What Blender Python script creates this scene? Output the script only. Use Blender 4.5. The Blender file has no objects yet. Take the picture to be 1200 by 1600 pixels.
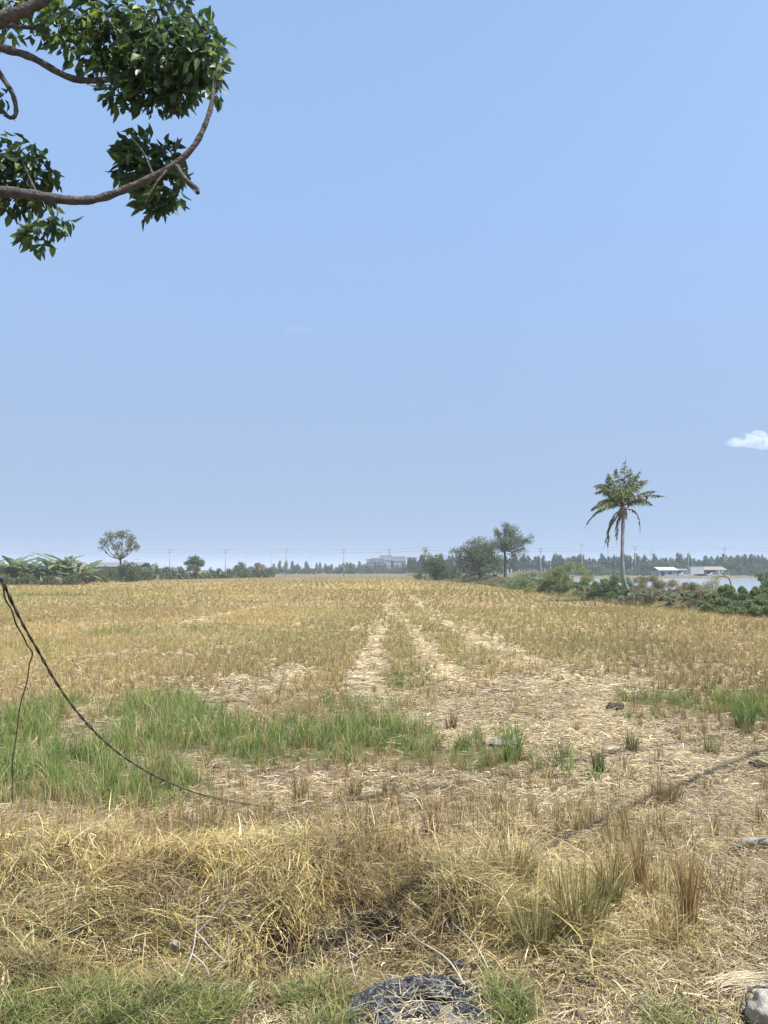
import bpy, math, random
import numpy as np
from mathutils import Vector
R = math.radians
S = bpy.context.scene
C = S.collection
rng = np.random.default_rng(7)
random.seed(7)

# ------------------------------------------------------------------ camera
CH = 2.4; PITCH = math.atan(90/1200)
cam = bpy.data.cameras.new('camera'); co = bpy.data.objects.new('camera', cam); C.objects.link(co)
co.location = (0, 0, CH); co.rotation_euler = (R(90)+PITCH, 0, 0)
cam.sensor_fit = 'VERTICAL'; cam.sensor_height = 36; cam.lens = 27; cam.clip_start = .05; cam.clip_end = 20000
S.camera = co
S.render.resolution_x = 768; S.render.resolution_y = 1024

# ------------------------------------------------------------------ world, sun, exposure
SUN_EL = 62; SUN_AZ = 125           # azimuth clockwise from +Y: right of the camera and a little behind
w = bpy.data.worlds.new("World"); S.world = w; w.use_nodes = True
nt = w.node_tree; nt.nodes.clear()
sky = nt.nodes.new('ShaderNodeTexSky'); sky.sky_type = 'NISHITA'; sky.sun_disc = False
sky.sun_elevation = R(SUN_EL); sky.sun_rotation = R(SUN_AZ)
sky.altitude = 0; sky.air_density = 1.0; sky.dust_density = 0.6; sky.ozone_density = 1.6
bg = nt.nodes.new('ShaderNodeBackground'); bg.inputs[1].default_value = 0.15
hs = nt.nodes.new('ShaderNodeHueSaturation'); hs.inputs['Saturation'].default_value = 0.96
out = nt.nodes.new('ShaderNodeOutputWorld')
tcw = nt.nodes.new('ShaderNodeTexCoord'); mpw = nt.nodes.new('ShaderNodeVectorMath'); mpw.operation = 'MULTIPLY_ADD'
mpw.inputs[1].default_value = (1, 1, -.09); mpw.inputs[2].default_value = (0, 0, .41)
nt.links.new(tcw.outputs['Generated'], mpw.inputs[0]); nrm = nt.nodes.new('ShaderNodeVectorMath'); nrm.operation = 'NORMALIZE'
nt.links.new(mpw.outputs[0], nrm.inputs[0]); nt.links.new(nrm.outputs[0], sky.inputs[0])
nt.links.new(sky.outputs[0], hs.inputs['Color']); sep = nt.nodes.new('ShaderNodeSeparateXYZ'); nt.links.new(tcw.outputs['Generated'], sep.inputs[0])
hr = nt.nodes.new('ShaderNodeMapRange'); hr.interpolation_type = 'SMOOTHSTEP'; hr.inputs[1].default_value = 0; hr.inputs[2].default_value = .5; hr.inputs[3].default_value = .9; hr.inputs[4].default_value = 0
nt.links.new(sep.outputs[2], hr.inputs[0])
hm = nt.nodes.new('ShaderNodeMix'); hm.data_type = 'RGBA'; hm.inputs[7].default_value = (1.74, 2.27, 3.16, 1)   # aerosol haze low in the sky
nt.links.new(hr.outputs[0], hm.inputs[0]); nt.links.new(hs.outputs[0], hm.inputs[6])
nt.links.new(hm.outputs[2], bg.inputs[0]); nt.links.new(bg.outputs[0], out.inputs[0])
sl = bpy.data.lights.new('sun', 'SUN'); sl.energy = 5.0; sl.angle = R(.53); sl.color = (1, .95, .87)
so = bpy.data.objects.new('sun', sl); C.objects.link(so)
sd = Vector((math.sin(R(SUN_AZ))*math.cos(R(SUN_EL)), math.cos(R(SUN_AZ))*math.cos(R(SUN_EL)), math.sin(R(SUN_EL))))
so.rotation_euler = sd.to_track_quat('Z', 'Y').to_euler(); so.location = (0, -5, 30)
S.view_settings.view_transform = 'Standard'; S.view_settings.look = 'None'
S.view_settings.exposure = 0.66; S.view_settings.gamma = 1
S.cycles.volume_bounces = 1
S.cycles.max_bounces = 6; S.cycles.transparent_max_bounces = 8

# ------------------------------------------------------------------ helpers
cp, sp_ = math.cos(PITCH), math.sin(PITCH)
def P(px, py, Y):                    # world point seen at photo pixel (1200x1600) at distance Y
    u = (px-600)/1200; v = (800-py)/1200
    dy = cp - v*sp_; dz = sp_ + v*cp
    t = Y/dy
    return Vector((u*t, Y, CH + dz*t))
def G(px, py, z=0.):                 # point of the ground plane seen at the photo pixel
    u = (px-600)/1200; v = (800-py)/1200
    dy = cp - v*sp_; dz = sp_ + v*cp
    t = (z-CH)/dz
    return (u*t, dy*t)

def vnoise(x, y, seed=0):
    x = np.asarray(x, float); y = np.asarray(y, float)
    xi = np.floor(x).astype(np.int64); yi = np.floor(y).astype(np.int64)
    fx = x-xi; fy = y-yi; fx = fx*fx*(3-2*fx); fy = fy*fy*(3-2*fy)
    def h(a, b):
        n = (a*374761393 + b*668265263 + seed*974711) & 0xffffffff
        n = ((n ^ (n >> 13))*1274126177) & 0xffffffff
        n = n ^ (n >> 16)
        return (n & 0xffff)/65535.
    return (h(xi, yi)*(1-fx)+h(xi+1, yi)*fx)*(1-fy) + (h(xi, yi+1)*(1-fx)+h(xi+1, yi+1)*fx)*fy
def fbm(x, y, seed=0, o=4):
    s = 0; a = .5; t = 0
    for k in range(o):
        s = s + a*vnoise(x*2**k, y*2**k, seed+k*17); t += a; a *= .5
    return s/t

def sm(a, b, x): 
    t = np.clip((x-a)/(b-a), 0, 1); return t*t*(3-2*t)

def link(name, me, parent=None, mat=None):
    o = bpy.data.objects.new(name, me); C.objects.link(o)
    if parent: o.parent = parent
    if mat: me.materials.append(mat)
    return o
def tag(o, label=None, cat=None, group=None, kind=None):
    if label: o['label'] = label
    if cat: o['category'] = cat
    if group: o['group'] = group
    if kind: o['kind'] = kind
    return o
def thing(name, loc, label, cat, group=None):
    o = bpy.data.objects.new(name, None); C.objects.link(o); o.location = loc; o.empty_display_size = .3
    return tag(o, label, cat, group)
def copy_tree(o, parent=None):
    c = o.copy(); C.objects.link(c); c.parent = parent
    for ch in list(o.children): copy_tree(ch, c)
    return c

def npmesh(name, V, F, cols=None, smooth=False):
    """V (n,3), F list of arrays (m,k) of indices, cols (n,3)"""
    me = bpy.data.meshes.new(name)
    V = np.ascontiguousarray(V, dtype=np.float32)
    me.vertices.add(len(V)); me.vertices.foreach_set('co', V.ravel())
    loops = np.concatenate([f.ravel() for f in F]).astype(np.int32)
    tot = np.concatenate([np.full(len(f), f.shape[1], np.int32) for f in F])
    st = np.concatenate([[0], np.cumsum(tot)[:-1]]).astype(np.int32)
    me.loops.add(len(loops)); me.loops.foreach_set('vertex_index', loops)
    me.polygons.add(len(tot)); me.polygons.foreach_set('loop_start', st); me.polygons.foreach_set('loop_total', tot)
    me.polygons.foreach_set('use_smooth', np.full(len(tot), bool(smooth)))
    me.update(calc_edges=True)
    if cols is not None:
        a = me.color_attributes.new('Col', 'FLOAT_COLOR', 'POINT')
        c4 = np.ones((len(V), 4), np.float32); c4[:, :3] = cols
        a.data.foreach_set('color', c4.ravel())
    return me

class MB:                            # collects tubes, boxes, sheets into one mesh
    def __init__(s): s.v = []; s.f = []; s.n = 0; s.c = []
    def add(s, V, F, col=(1, 1, 1)):
        V = np.asarray(V, float)
        s.v.append(V)
        for f in F: s.f.append(np.asarray(f)+s.n)
        c = np.asarray(col, float)
        s.c.append(np.broadcast_to(c, (len(V), 3)) if c.ndim == 1 else c)
        s.n += len(V)
    def tube(s, pts, rad, n=8, col=(1, 1, 1), wob=0., caps=True):
        pts = [Vector(p) for p in pts]; m = len(pts)
        if not hasattr(rad, '__len__'): rad = [rad]*m
        up = Vector((0, 0, 1)); V = []
        prev = None
        for i, p in enumerate(pts):
            t = (pts[min(i+1, m-1)]-pts[max(i-1, 0)]).normalized()
            if prev is None:
                a = t.orthogonal().normalized()
            else:
                a = (prev - t*prev.dot(t)).normalized()
            prev = a; b = t.cross(a)
            for k in range(n):
                an = 2*math.pi*k/n; r = rad[i]*(1+wob*random.uniform(-1, 1))
                V.append(p + a*math.cos(an)*r + b*math.sin(an)*r)
        V = np.array([tuple(v) for v in V])
        q = [(i*n+k, i*n+(k+1) % n, (i+1)*n+(k+1) % n, (i+1)*n+k) for i in range(m-1) for k in range(n)]
        F = [np.array(q)]
        s.add(V, F, col)
        if caps:
            s.f.append(np.array([[k for k in range(n)][::-1]])+s.n-len(V))
            s.f.append(np.array([[(m-1)*n+k for k in range(n)]])+s.n-len(V))
    def box(s, x0, x1, y0, y1, z0, z1, col=(1, 1, 1)):
        V = [(x, y, z) for x in (x0, x1) for y in (y0, y1) for z in (z0, z1)]
        F = [np.array([(0, 1, 3, 2), (4, 6, 7, 5), (0, 4, 5, 1), (2, 3, 7, 6), (0, 2, 6, 4), (1, 5, 7, 3)])]
        s.add(V, F, col)
    def build(s, name, mat, parent=None, smooth=False, cols=True):
        me = npmesh(name, np.concatenate(s.v), s.f, np.concatenate(s.c) if cols else None, smooth)
        return link(name, me, parent, mat)

def spline(pts, n):                  # Catmull-Rom through points
    p = [Vector(q) for q in pts]; p = [2*p[0]-p[1]]+p+[2*p[-1]-p[-2]]
    o = []
    for i in range(1, len(p)-2):
        for k in range(n):
            t = k/n
            o.append(.5*((2*p[i]) + (p[i+1]-p[i-1])*t + (2*p[i-1]-5*p[i]+4*p[i+1]-p[i+2])*t*t + (3*p[i]-p[i-1]-3*p[i+1]+p[i+2])*t**3))
    o.append(p[-2]); return o

def mat(name, col=None, rough=.8, attr=False, trans=0., noise=None, bump=0., bscale=20., spec=.3, metal=0.):
    m = bpy.data.materials.new(name); m.use_nodes = True
    t = m.node_tree; b = t.nodes['Principled BSDF']; b.inputs['Roughness'].default_value = rough
    b.inputs['Specular IOR Level'].default_value = spec; b.inputs['Metallic'].default_value = metal
    src = None
    if attr:
        a = t.nodes.new('ShaderNodeAttribute'); a.attribute_name = 'Col'; src = a.outputs['Color']
    if noise:                         # (scale, colour2)
        tc = t.nodes.new('ShaderNodeTexCoord'); nz = t.nodes.new('ShaderNodeTexNoise'); nz.inputs['Scale'].default_value = noise[0]
        nz.inputs['Detail'].default_value = 6; nz.inputs['Roughness'].default_value = .65
        t.links.new(tc.outputs['Object'], nz.inputs['Vector'])
        rp = t.nodes.new('ShaderNodeMapRange'); rp.inputs[1].default_value = .35; rp.inputs[2].default_value = .65
        t.links.new(nz.outputs[0], rp.inputs[0])
        mx = t.nodes.new('ShaderNodeMix'); mx.data_type = 'RGBA'
        mx.inputs[6].default_value = (*(col or (1, 1, 1)), 1); mx.inputs[7].default_value = (*noise[1], 1)
        t.links.new(rp.outputs[0], mx.inputs[0])
        if src:
            m2 = t.nodes.new('ShaderNodeMix'); m2.data_type = 'RGBA'; m2.blend_type = 'MULTIPLY'; m2.inputs[0].default_value = 1
            t.links.new(src, m2.inputs[6]); t.links.new(mx.outputs[2], m2.inputs[7]); src = m2.outputs[2]
        else: src = mx.outputs[2]
    if src: t.links.new(src, b.inputs['Base Color'])
    elif col: b.inputs['Base Color'].default_value = (*col, 1)
    if bump:
        tc = t.nodes.new('ShaderNodeTexCoord'); nb = t.nodes.new('ShaderNodeTexNoise'); nb.inputs['Scale'].default_value = bscale
        nb.inputs['Detail'].default_value = 5; t.links.new(tc.outputs['Object'], nb.inputs['Vector'])
        bp = t.nodes.new('ShaderNodeBump'); bp.inputs['Strength'].default_value = bump; bp.inputs['Distance'].default_value = .05
        t.links.new(nb.outputs[0], bp.inputs['Height']); t.links.new(bp.outputs[0], b.inputs['Normal'])
    if trans:
        tr = t.nodes.new('ShaderNodeBsdfTranslucent'); ms = t.nodes.new('ShaderNodeMixShader'); ms.inputs[0].default_value = trans
        if src: t.links.new(src, tr.inputs[0])
        elif col: tr.inputs[0].default_value = (*col, 1)
        o = t.nodes['Material Output']
        t.links.new(b.outputs[0], ms.inputs[1]); t.links.new(tr.outputs[0], ms.inputs[2]); t.links.new(ms.outputs[0], o.inputs[0])
    return m

M = {}
M['blade'] = mat('dry_blade', attr=True, rough=.7, trans=.2, spec=.15)
M['grass'] = mat('green_blade', attr=True, rough=.6, trans=.35, spec=.2)
M['leaf'] = mat('leaf', attr=True, rough=.6, trans=.38, spec=.2)
M['gloss_leaf'] = mat('gloss_leaf', attr=True, rough=.42, trans=.4, spec=.5)
M['bark'] = mat('bark', (.14, .122, .108), noise=(30, (.06, .052, .047)), bump=.5, bscale=60, rough=.9)
M['pale_bark'] = mat('pale_bark', (.33, .31, .29), noise=(14, (.17, .155, .14)), bump=.5, bscale=40, rough=.9)
M['concrete'] = mat('concrete', (.36, .35, .33), noise=(3, (.28, .27, .26)), rough=.9)
M['cable'] = mat('cable', (.035, .035, .038), noise=(60, (.10, .09, .075)), rough=.75, bump=.3, bscale=200)
M['wire'] = mat('wire', (.12, .12, .13), rough=.6)

# ------------------------------------------------------------------ terrain height
bankpts = [(-40, 22), (0, 21), (25, 20.5), (38.8, 18.9), (50, 16.7), (64.5, 16.1), (90, 17.0), (138, 16.1), (181, 11), (240, 9), (3000, 9)]
by = np.array([p[0] for p in bankpts]); bxx = np.array([p[1] for p in bankpts])
def bankx(Y): return np.interp(Y, by, bxx)
POND = (23, 430, 42, 236)            # x0,x1,y0,y1
def pondmask(X, Y):
    x0 = np.maximum(bankx(Y)+6.0, 22.)
    return sm(0, 1.5, X-x0)*sm(0, 3, Y-POND[2])*(1-sm(0, 3, Y-POND[3]))*(1-sm(0, 3, X-POND[1]))
def H(X, Y, fine=True):
    X = np.asarray(X, float); Y = np.asarray(Y, float)
    z = .10*(fbm(X*.25, Y*.25, 3)-.5)*(1-sm(20, 60, np.hypot(X, Y)))
    if fine: z = z + .075*(fbm(X*2.2, Y*2.2, 9, 4)-.5)*(1-sm(14, 24, Y))
    wob = 1.2*(fbm(X*.7, Y*.2, 21)-.5)
    rid = np.exp(-((Y-6.0-wob*.5)/.75)**2)*(1-sm(.6, 2.0, X))
    dip = np.exp(-((Y-4.95-wob*.3)/.38)**2)*(1-sm(-.2, .9, X))
    z = z + .13*rid - .16*dip
    z = z + .75*(1-sm(.8, 3.3, Y))
    b = X-bankx(Y)
    z = z + .75*sm(0, 2.2, b)*(1-sm(3.6, 6.0, b))*sm(10, 22, Y)
    z = z - .9*pondmask(X, Y)
    return z

# ------------------------------------------------------------------ cover map: what grows where on the ground
def blobs(lst):
    o = []
    for (px, py, rx, ry, s) in lst:
        x, y = G(px, py); x1, _ = G(px+rx, py); _, ya = G(px, py-ry); _, yb = G(px, py+ry)
        o.append((x, y, abs(x1-x), max(ya-y, .05), max(y-yb, .05), s))
    return o
def field(bl, X, Y):
    r = np.zeros_like(X)
    for (x, y, rx, ru, rd, s) in bl:
        ry = np.where(Y > y, ru, rd)
        d = np.sqrt(((X-x)/rx)**2+((Y-y)/ry)**2)
        r = np.maximum(r, s*(1-sm(.55, 1.15, d)))
    return r
GREEN = blobs([(20, 1215, 120, 50, 1.1), (60, 1180, 170, 60, 1.1), (-40, 1150, 120, 50, 1), (190, 1235, 140, 34, 1.05), (250, 1110, 70, 30, 1), (540, 1110, 100, 12, .35), (200, 1130, 110, 45, 1), (260, 1150, 110, 50, 1), (140, 1215, 130, 45, .9), (420, 1165, 150, 38, 1),
               (560, 1168, 130, 36, .95), (650, 1170, 50, 36, .8), (640, 1060, 45, 25, .9), (760, 1185, 80, 22, .8), (700, 1080, 25, 14, .3), (800, 1165, 25, 20, .6),
               (1180, 1110, 50, 35, .8), (1060, 1100, 90, 25, .7), (880, 1215, 110, 28, .4), (850, 1250, 130, 22, .3), (1010, 1130, 40, 20, .3),
               (80, 1105, 60, 14, .5), (740, 1040, 30, 10, .5), (620, 1025, 30, 8, .55),
               (30, 1020, 60, 14, .35), (260, 985, 130, 12, .6), (100, 970, 60, 6, .6), (60, 930, 130, 3, 1), (620, 1020, 30, 10, .3), (900, 1060, 40, 12, .35)])
LOWGREEN = blobs([(180, 1590, 260, 48, 1), (490, 1580, 90, 62, .9), (800, 1585, 36, 60, .9), (1080, 1620, 90, 45, .5), (850, 1430, 90, 60, .55), (900, 1400, 50, 40, .4), (430, 1320, 50, 12, .3)])
BARE = blobs([(583, 1035, 30, 40, .95), (575, 1070, 40, 20, .8), (668, 1010, 26, 26, .5), (700, 1055, 60, 35, .75), (765, 1020, 50, 22, .6), (860, 1045, 70, 25, .7), (960, 1075, 90, 20, .8),(345, 1095, 55, 40, 1), (440, 1065, 40, 26, 1), (240, 1100, 20, 14, .6), (590, 1095, 50, 18, .7), (720, 1130, 90, 40, .9), (860, 1120, 170, 50, 1), (840, 1080, 110, 26, .9), (900, 1150, 220, 40, 1),
              (1040, 1180, 230, 40, 1), (1100, 1250, 200, 60, 1), (960, 1250, 140, 45, .9), (760, 1230, 160, 26, .8), (560, 1230, 180, 18, .7), (1160, 1400, 110, 150, 1), (1120, 1520, 160, 110, 1),
              (700, 1290, 120, 22, .5), (30, 1215, 25, 22, .7), (400, 1235, 100, 16, .8), (110, 1110, 60, 10, .4), (960, 1050, 60, 14, .6), (440, 1590, 60, 30, .6)])
def tracks(X, Y):                    # pale lines of flattened straw left by the harvester
    r = np.zeros_like(X)
    def ln(pts, wd):
        nonlocal r
        g = [G(a, b) for a, b in pts]; g.sort(key=lambda q: q[1])
        cx = np.interp(Y, [q[1] for q in g], [q[0] for q in g])
        y0, y1 = g[0][1], g[-1][1]
        wv = wd*(1+.5*(fbm(X*.1, Y*.35, 5)-.5))
        k = (1-sm(wv*.4, wv*1.7, np.abs(X-cx-.5*(fbm(X*0+3, Y*.4, 15)-.5))))*sm(y0-1, y0+1, Y)*(1-sm(y1*.9, y1*1.1, Y))
        r = np.maximum(r, k)
    ln([(570, 1070), (583, 1010), (605, 965), (610, 945), (609, 935), (612, 915)], .34)
    ln([(735, 1085), (690, 1035), (645, 985), (622, 960), (614, 945)], .34)
    ln([(760, 1010), (700, 975), (672, 955), (650, 938), (632, 922), (622, 910)], .5)
    ln([(930, 1075), (830, 1030), (760, 990), (720, 970)], .4)
    ln([(240, 985), (300, 972), (350, 961), (400, 950), (425, 944)], .45)
    return r
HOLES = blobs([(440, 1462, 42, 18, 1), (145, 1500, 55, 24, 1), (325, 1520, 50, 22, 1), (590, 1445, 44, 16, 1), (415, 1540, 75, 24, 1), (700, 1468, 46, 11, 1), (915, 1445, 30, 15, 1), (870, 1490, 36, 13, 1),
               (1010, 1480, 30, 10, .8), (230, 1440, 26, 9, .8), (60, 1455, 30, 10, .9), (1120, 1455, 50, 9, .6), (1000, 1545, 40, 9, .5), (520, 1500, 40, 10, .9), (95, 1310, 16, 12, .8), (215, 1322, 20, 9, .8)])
def cover(X, Y):
    n = fbm(X*.9, Y*.6, 31, 4); n2 = fbm(X*.35, Y*.22, 55, 3)
    j = 2.2*(n-.5)
    g = np.clip(field(GREEN, X, Y)*1.05+j*.85-.04+1.1*(fbm(X*2.4, Y*1.6, 301, 2)-.5), 0, 1)*(field(GREEN, X, Y) > .02)
    b = np.clip(field(BARE, X, Y)*.98+j*1.1, 0, 1)*(field(BARE, X, Y) > .02)
    t = np.clip(tracks(X, Y)*(1.2-.45*sm(35, 90, Y))+j*.7-.38+1.2*(fbm(X*1.8, Y*.8, 311, 3)-.5), 0, 1)*(Y > 9)*(tracks(X, Y) > .02)
    return g, b, t, n, n2

# ------------------------------------------------------------------ ground
def grid_axis(a, b, d0, g, dmax):
    o = [a]; d = d0
    while o[-1] < b: o.append(o[-1]+d); d = min(d*g, dmax)
    return o
ys = np.array(sorted(set([-2900, -600, -150, -60, -30, -15, -8, -4, -2] + list(np.arange(0, 3.6, .2)) + grid_axis(3.6, 2900, .045, 1.008, 60))))
xp = grid_axis(0, 2900, .05, 1.03, 60); xs = np.array(sorted(set([-x for x in xp]+list(xp))))
XX, YY = np.meshgrid(xs, ys)
ZZ = H(XX, YY); hol_ = field(HOLES, XX, YY); ZZ = ZZ - .17*hol_
g_, b_, t_, n_, n2_ = cover(XX, YY)
ochre = np.array((.41, .30, .13)); strawc = np.array((.50, .42, .26)); mud = np.array((.14, .112, .085)); greenc = np.array((.10, .13, .035))
field_end = np.interp(XX, [-130, -69, -45, 0, 9, 12], [136, 140, 190, 240, 230, 240])
def lerp(a, b, t): return a*(1-t[..., None]) + b*t[..., None]
near = 1-sm(14, 40, YY)
col = lerp(np.broadcast_to(ochre, XX.shape+(3,)), np.broadcast_to(mud*1.35, XX.shape+(3,)), near*.75)
col = lerp(col, np.broadcast_to(strawc, XX.shape+(3,)), np.clip(b_*.65+t_*.8, 0, 1))
col = lerp(col, np.broadcast_to(mud, XX.shape+(3,)), sm(.5, .75, fbm(XX*1.7, YY*1.7, 77))*near*.8)
col = lerp(col, np.broadcast_to(greenc, XX.shape+(3,)), np.clip(g_*.7, 0, 1))
dk_ = np.exp(-((YY-5.4)/.9)**2)*(1-sm(.6, 2.2, XX)); col = lerp(col, np.broadcast_to(mud*.45, XX.shape+(3,)), dk_*.85)  # painted shade: soil under the dry mat darkened for contrast
col = lerp(col, np.broadcast_to(mud*.4, XX.shape+(3,)), hol_*.9)  # shade inside the hollows put into the soil colour
yel = sm(.35, .7, fbm(XX*.05, YY*.03, 11, 4)); col = lerp(col, np.broadcast_to(np.array((.235, .20, .075)), XX.shape+(3,)), yel*sm(25, 60, YY)*.7)
offf = sm(0, 12, YY-field_end)
col = lerp(col, np.broadcast_to(np.array((.16, .14, .10)), XX.shape+(3,)), offf*.9)
bk = sm(-.3, .6, XX-bankx(YY))*sm(8, 20, YY)
col = lerp(col, np.broadcast_to(np.array((.15, .135, .07)), XX.shape+(3,)), bk*.85)
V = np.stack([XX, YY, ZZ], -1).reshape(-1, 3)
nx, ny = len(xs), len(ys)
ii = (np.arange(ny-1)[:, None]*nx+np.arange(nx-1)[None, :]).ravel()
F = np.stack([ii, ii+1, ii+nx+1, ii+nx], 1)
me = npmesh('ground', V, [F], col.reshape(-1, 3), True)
gm = mat('ground', (1.1, 1.1, 1.1), attr=True, noise=(9, (.62, .6, .58)), bump=.9, bscale=35, rough=.95, spec=.1)
go = link('ground', me, None, gm); tag(go, kind='structure')

# pond
wm = bpy.data.materials.new('water'); wm.use_nodes = True; b = wm.node_tree.nodes['Principled BSDF']
b.inputs['Base Color'].default_value = (.30, .36, .38, 1); b.inputs['Roughness'].default_value = .12; b.inputs['IOR'].default_value = 1.33
t = wm.node_tree; tc = t.nodes.new('ShaderNodeTexCoord'); nb = t.nodes.new('ShaderNodeTexNoise'); nb.inputs['Scale'].default_value = 1.5; nb.inputs['Detail'].default_value = 4
bp = t.nodes.new('ShaderNodeBump'); bp.inputs['Strength'].default_value = .25; bp.inputs['Distance'].default_value = .1
t.links.new(tc.outputs['Object'], nb.inputs['Vector']); t.links.new(nb.outputs[0], bp.inputs['Height']); t.links.new(bp.outputs[0], b.inputs['Normal'])
px_, py_ = np.meshgrid(np.linspace(19, 436, 40), np.linspace(38, 241, 20))
V = np.stack([px_, py_, px_*0-.30], -1).reshape(-1, 3)
ii = (np.arange(19)[:, None]*40+np.arange(39)[None, :]).ravel()
me = npmesh('water', V, [np.stack([ii, ii+1, ii+41, ii+40], 1)], None, False)
tag(link('water', me, None, wm), kind='structure')

# ------------------------------------------------------------------ blades (numpy ribbons)
def ribbons(base, height, width, ldir, lean, droop, cb, ct, seg=2, twist=None):
    """curved ribbons. base (n,3); height (n); ldir (n) lean azimuth; lean (n) horizontal reach; droop (n) lowering at the tip"""
    n = len(base)
    if twist is None: twist = rng.uniform(0, math.pi, n)
    ax = np.stack([np.cos(twist), np.sin(twist), np.zeros(n)], 1)
    d = np.stack([np.cos(ldir), np.sin(ldir), np.zeros(n)], 1)
    V = []; Cc = []
    for k in range(seg+1):
        t = k/seg
        c = base + d*(lean*t**1.7)[:, None]
        c[:, 2] += height*t - droop*t**3
        wk = (width*(1-.55*t))[:, None]*.5
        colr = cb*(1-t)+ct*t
        if k < seg: V += [c-ax*wk, c+ax*wk]; Cc += [colr, colr]
        else: V += [c]; Cc += [colr]
    V = np.stack(V, 1); Cc = np.stack(Cc, 1); k = V.shape[1]
    o = (np.arange(n)*k)[:, None]
    F = []
    for s in range(seg-1): F.append(o+np.array([[2*s, 2*s+1, 2*s+3, 2*s+2]]))
    T = o+np.array([[2*seg-2, 2*seg-1, 2*seg]])
    return V.reshape(-1, 3), F, T, Cc.reshape(-1, 3)
class Blades:
    def __init__(s): s.p = []; s.n = 0; s.V = []; s.F = []; s.C = []
    def add(s, *a, **k):
        V, F, T, c = ribbons(*a, **k)
        s.V.append(V); s.C.append(c)
        for f in F: s.F.append(f+s.n)
        s.F.append(T+s.n); s.n += len(V)
    def raw(s, V, F, c): s.V.append(V); s.C.append(c); s.F += [f+s.n for f in F]; s.n += len(V)
    def build(s, name, m, parent=None):
        q = [f for f in s.F if f.shape[1] == 4]; t3 = [f for f in s.F if f.shape[1] == 3]
        F = ([np.concatenate(q)] if q else [])+([np.concatenate(t3)] if t3 else [])
        return link(name, npmesh(name, np.concatenate(s.V), F, np.concatenate(s.C)), parent, m)
def varcol(c, n, v=.18, hue=.06):
    c = np.asarray(c, float)
    k = np.exp(rng.normal(0, v, (n, 1))); h = np.exp(rng.normal(0, hue, (n, 3)))
    return np.clip(c*k*h, 0, .9)

def inview(X, Y, m=1.35, pad=1.0): return np.abs(X) < Y*.5*m+pad

# rice stubble -------------------------------------------------------
DRY = np.array([(.49, .355, .135), (.44, .295, .11), (.57, .455, .22), (.35, .25, .11), (.32, .28, .095)])*np.array((.83, .86, .95))
def pick(n, wts): 
    i = rng.choice(len(DRY), n, p=np.array(wts)/sum(wts)); return DRY[i]
st = Blades()
def stubble(y0, y1, sx, sy, stems, wid, hgt, seg):
    gy = np.arange(y0, y1, sy); parts = []
    for y in gy:
        xw = y*.5*1.3+1.5
        x = np.arange(-xw, min(xw, 30), sx); parts.append(np.stack([x, np.full_like(x, y)], 1))
    p = np.concatenate(parts); p += rng.normal(0, 1, p.shape)*np.array([sx*.2, sy*.3])
    X, Y = p[:, 0], p[:, 1]
    g, b, t, n, n2 = cover(X, Y)
    fe = np.interp(X, [-130, -69, -45, 0, 9, 12], [136, 140, 190, 240, 230, 240])
    prob = (1-.97*b)*(1-.88*t)*(1-.35*g)*(.45+.9*sm(.28, .5, n))
    matz = np.exp(-((Y-5.9)/1.0)**2)*(1-sm(.6, 2.2, X)); prob = prob*(1-.8*matz)*sm(4.9, 6.6, Y)
    nearbrk = 1-sm(12, 20, Y); prob = prob*(1-.45*nearbrk*(1-np.exp(-((Y-8.0)/.9)**2)*(1-.7*sm(2, 4, X))))
    keep = (rng.random(len(X)) < prob) & (X < bankx(Y)-.2) & (Y < fe) & (Y > 5.0)
    X, Y, g, n, n2 = X[keep], Y[keep], g[keep], n[keep], n2[keep]
    N = len(X); m = np.maximum(2, rng.poisson(stems, N)); idx = np.repeat(np.arange(N), m); tot = len(idx)
    r = np.abs(rng.normal(0, .05, tot))*max(1, sx/.25)*.9; a = rng.uniform(0, 2*math.pi, tot)
    bx = X[idx]+r*np.cos(a); byy = Y[idx]+r*np.sin(a)
    hc = rng.uniform(.7, 1.2, N)*hgt
    h = hc[idx]*rng.uniform(.6, 1.1, tot)
    base = np.stack([bx, byy, H(bx, byy)-.02], 1)
    c = pick(tot, [5, 3, 2, 1.6, 2]); patch = .8+.45*fbm(bx*.12, byy*.06, 91, 4)
    c = c*(patch*(.70+.6*fbm(bx*.30, byy*.10, 191, 3)))[:, None]*np.exp(rng.normal(0, .16, (tot, 1)))
    # browner further up close, yellow-green streaks far off
    gr = np.clip(sm(.43, .60, fbm(bx*.07, byy*.05, 12, 4))*.9*sm(15, 30, byy)+ g[idx]*.6, 0, 1)[:, None]*rng.random((tot, 1))
    c = c*(1-gr)+np.array((.21, .235, .075))*gr
    br = (1-sm(9, 22, byy))[:, None]
    c = c*(1+.12*sm(12, 16, byy)*(1-sm(40, 60, byy)))[:, None]; c = c*(1-br*.22)+np.array((.30, .20, .11))*br*.22
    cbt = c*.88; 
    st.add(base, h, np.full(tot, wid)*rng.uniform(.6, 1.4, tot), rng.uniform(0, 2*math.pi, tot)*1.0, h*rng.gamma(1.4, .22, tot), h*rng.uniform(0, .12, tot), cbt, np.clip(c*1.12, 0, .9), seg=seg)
stubble(5.0, 14, .24, .24, 24, .0065, .26, 2)
stubble(14, 26, .25, .26, 19, .011, .27, 2)
stubble(11, 30, .19, .21, 9, .010, .13, 1)
stubble(26, 48, .30, .36, 13, .02, .28, 1)
stubble(48, 90, .55, .7, 8, .045, .31, 1)
stubble(90, 242, .95, 1.7, 7, .09, .32, 1)
print('stubble verts', st.n)
tag(st.build('rice_stubble', M['blade']), 'cut rice stubble standing across the harvested field', 'rice stubble', kind='stuff')

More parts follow.
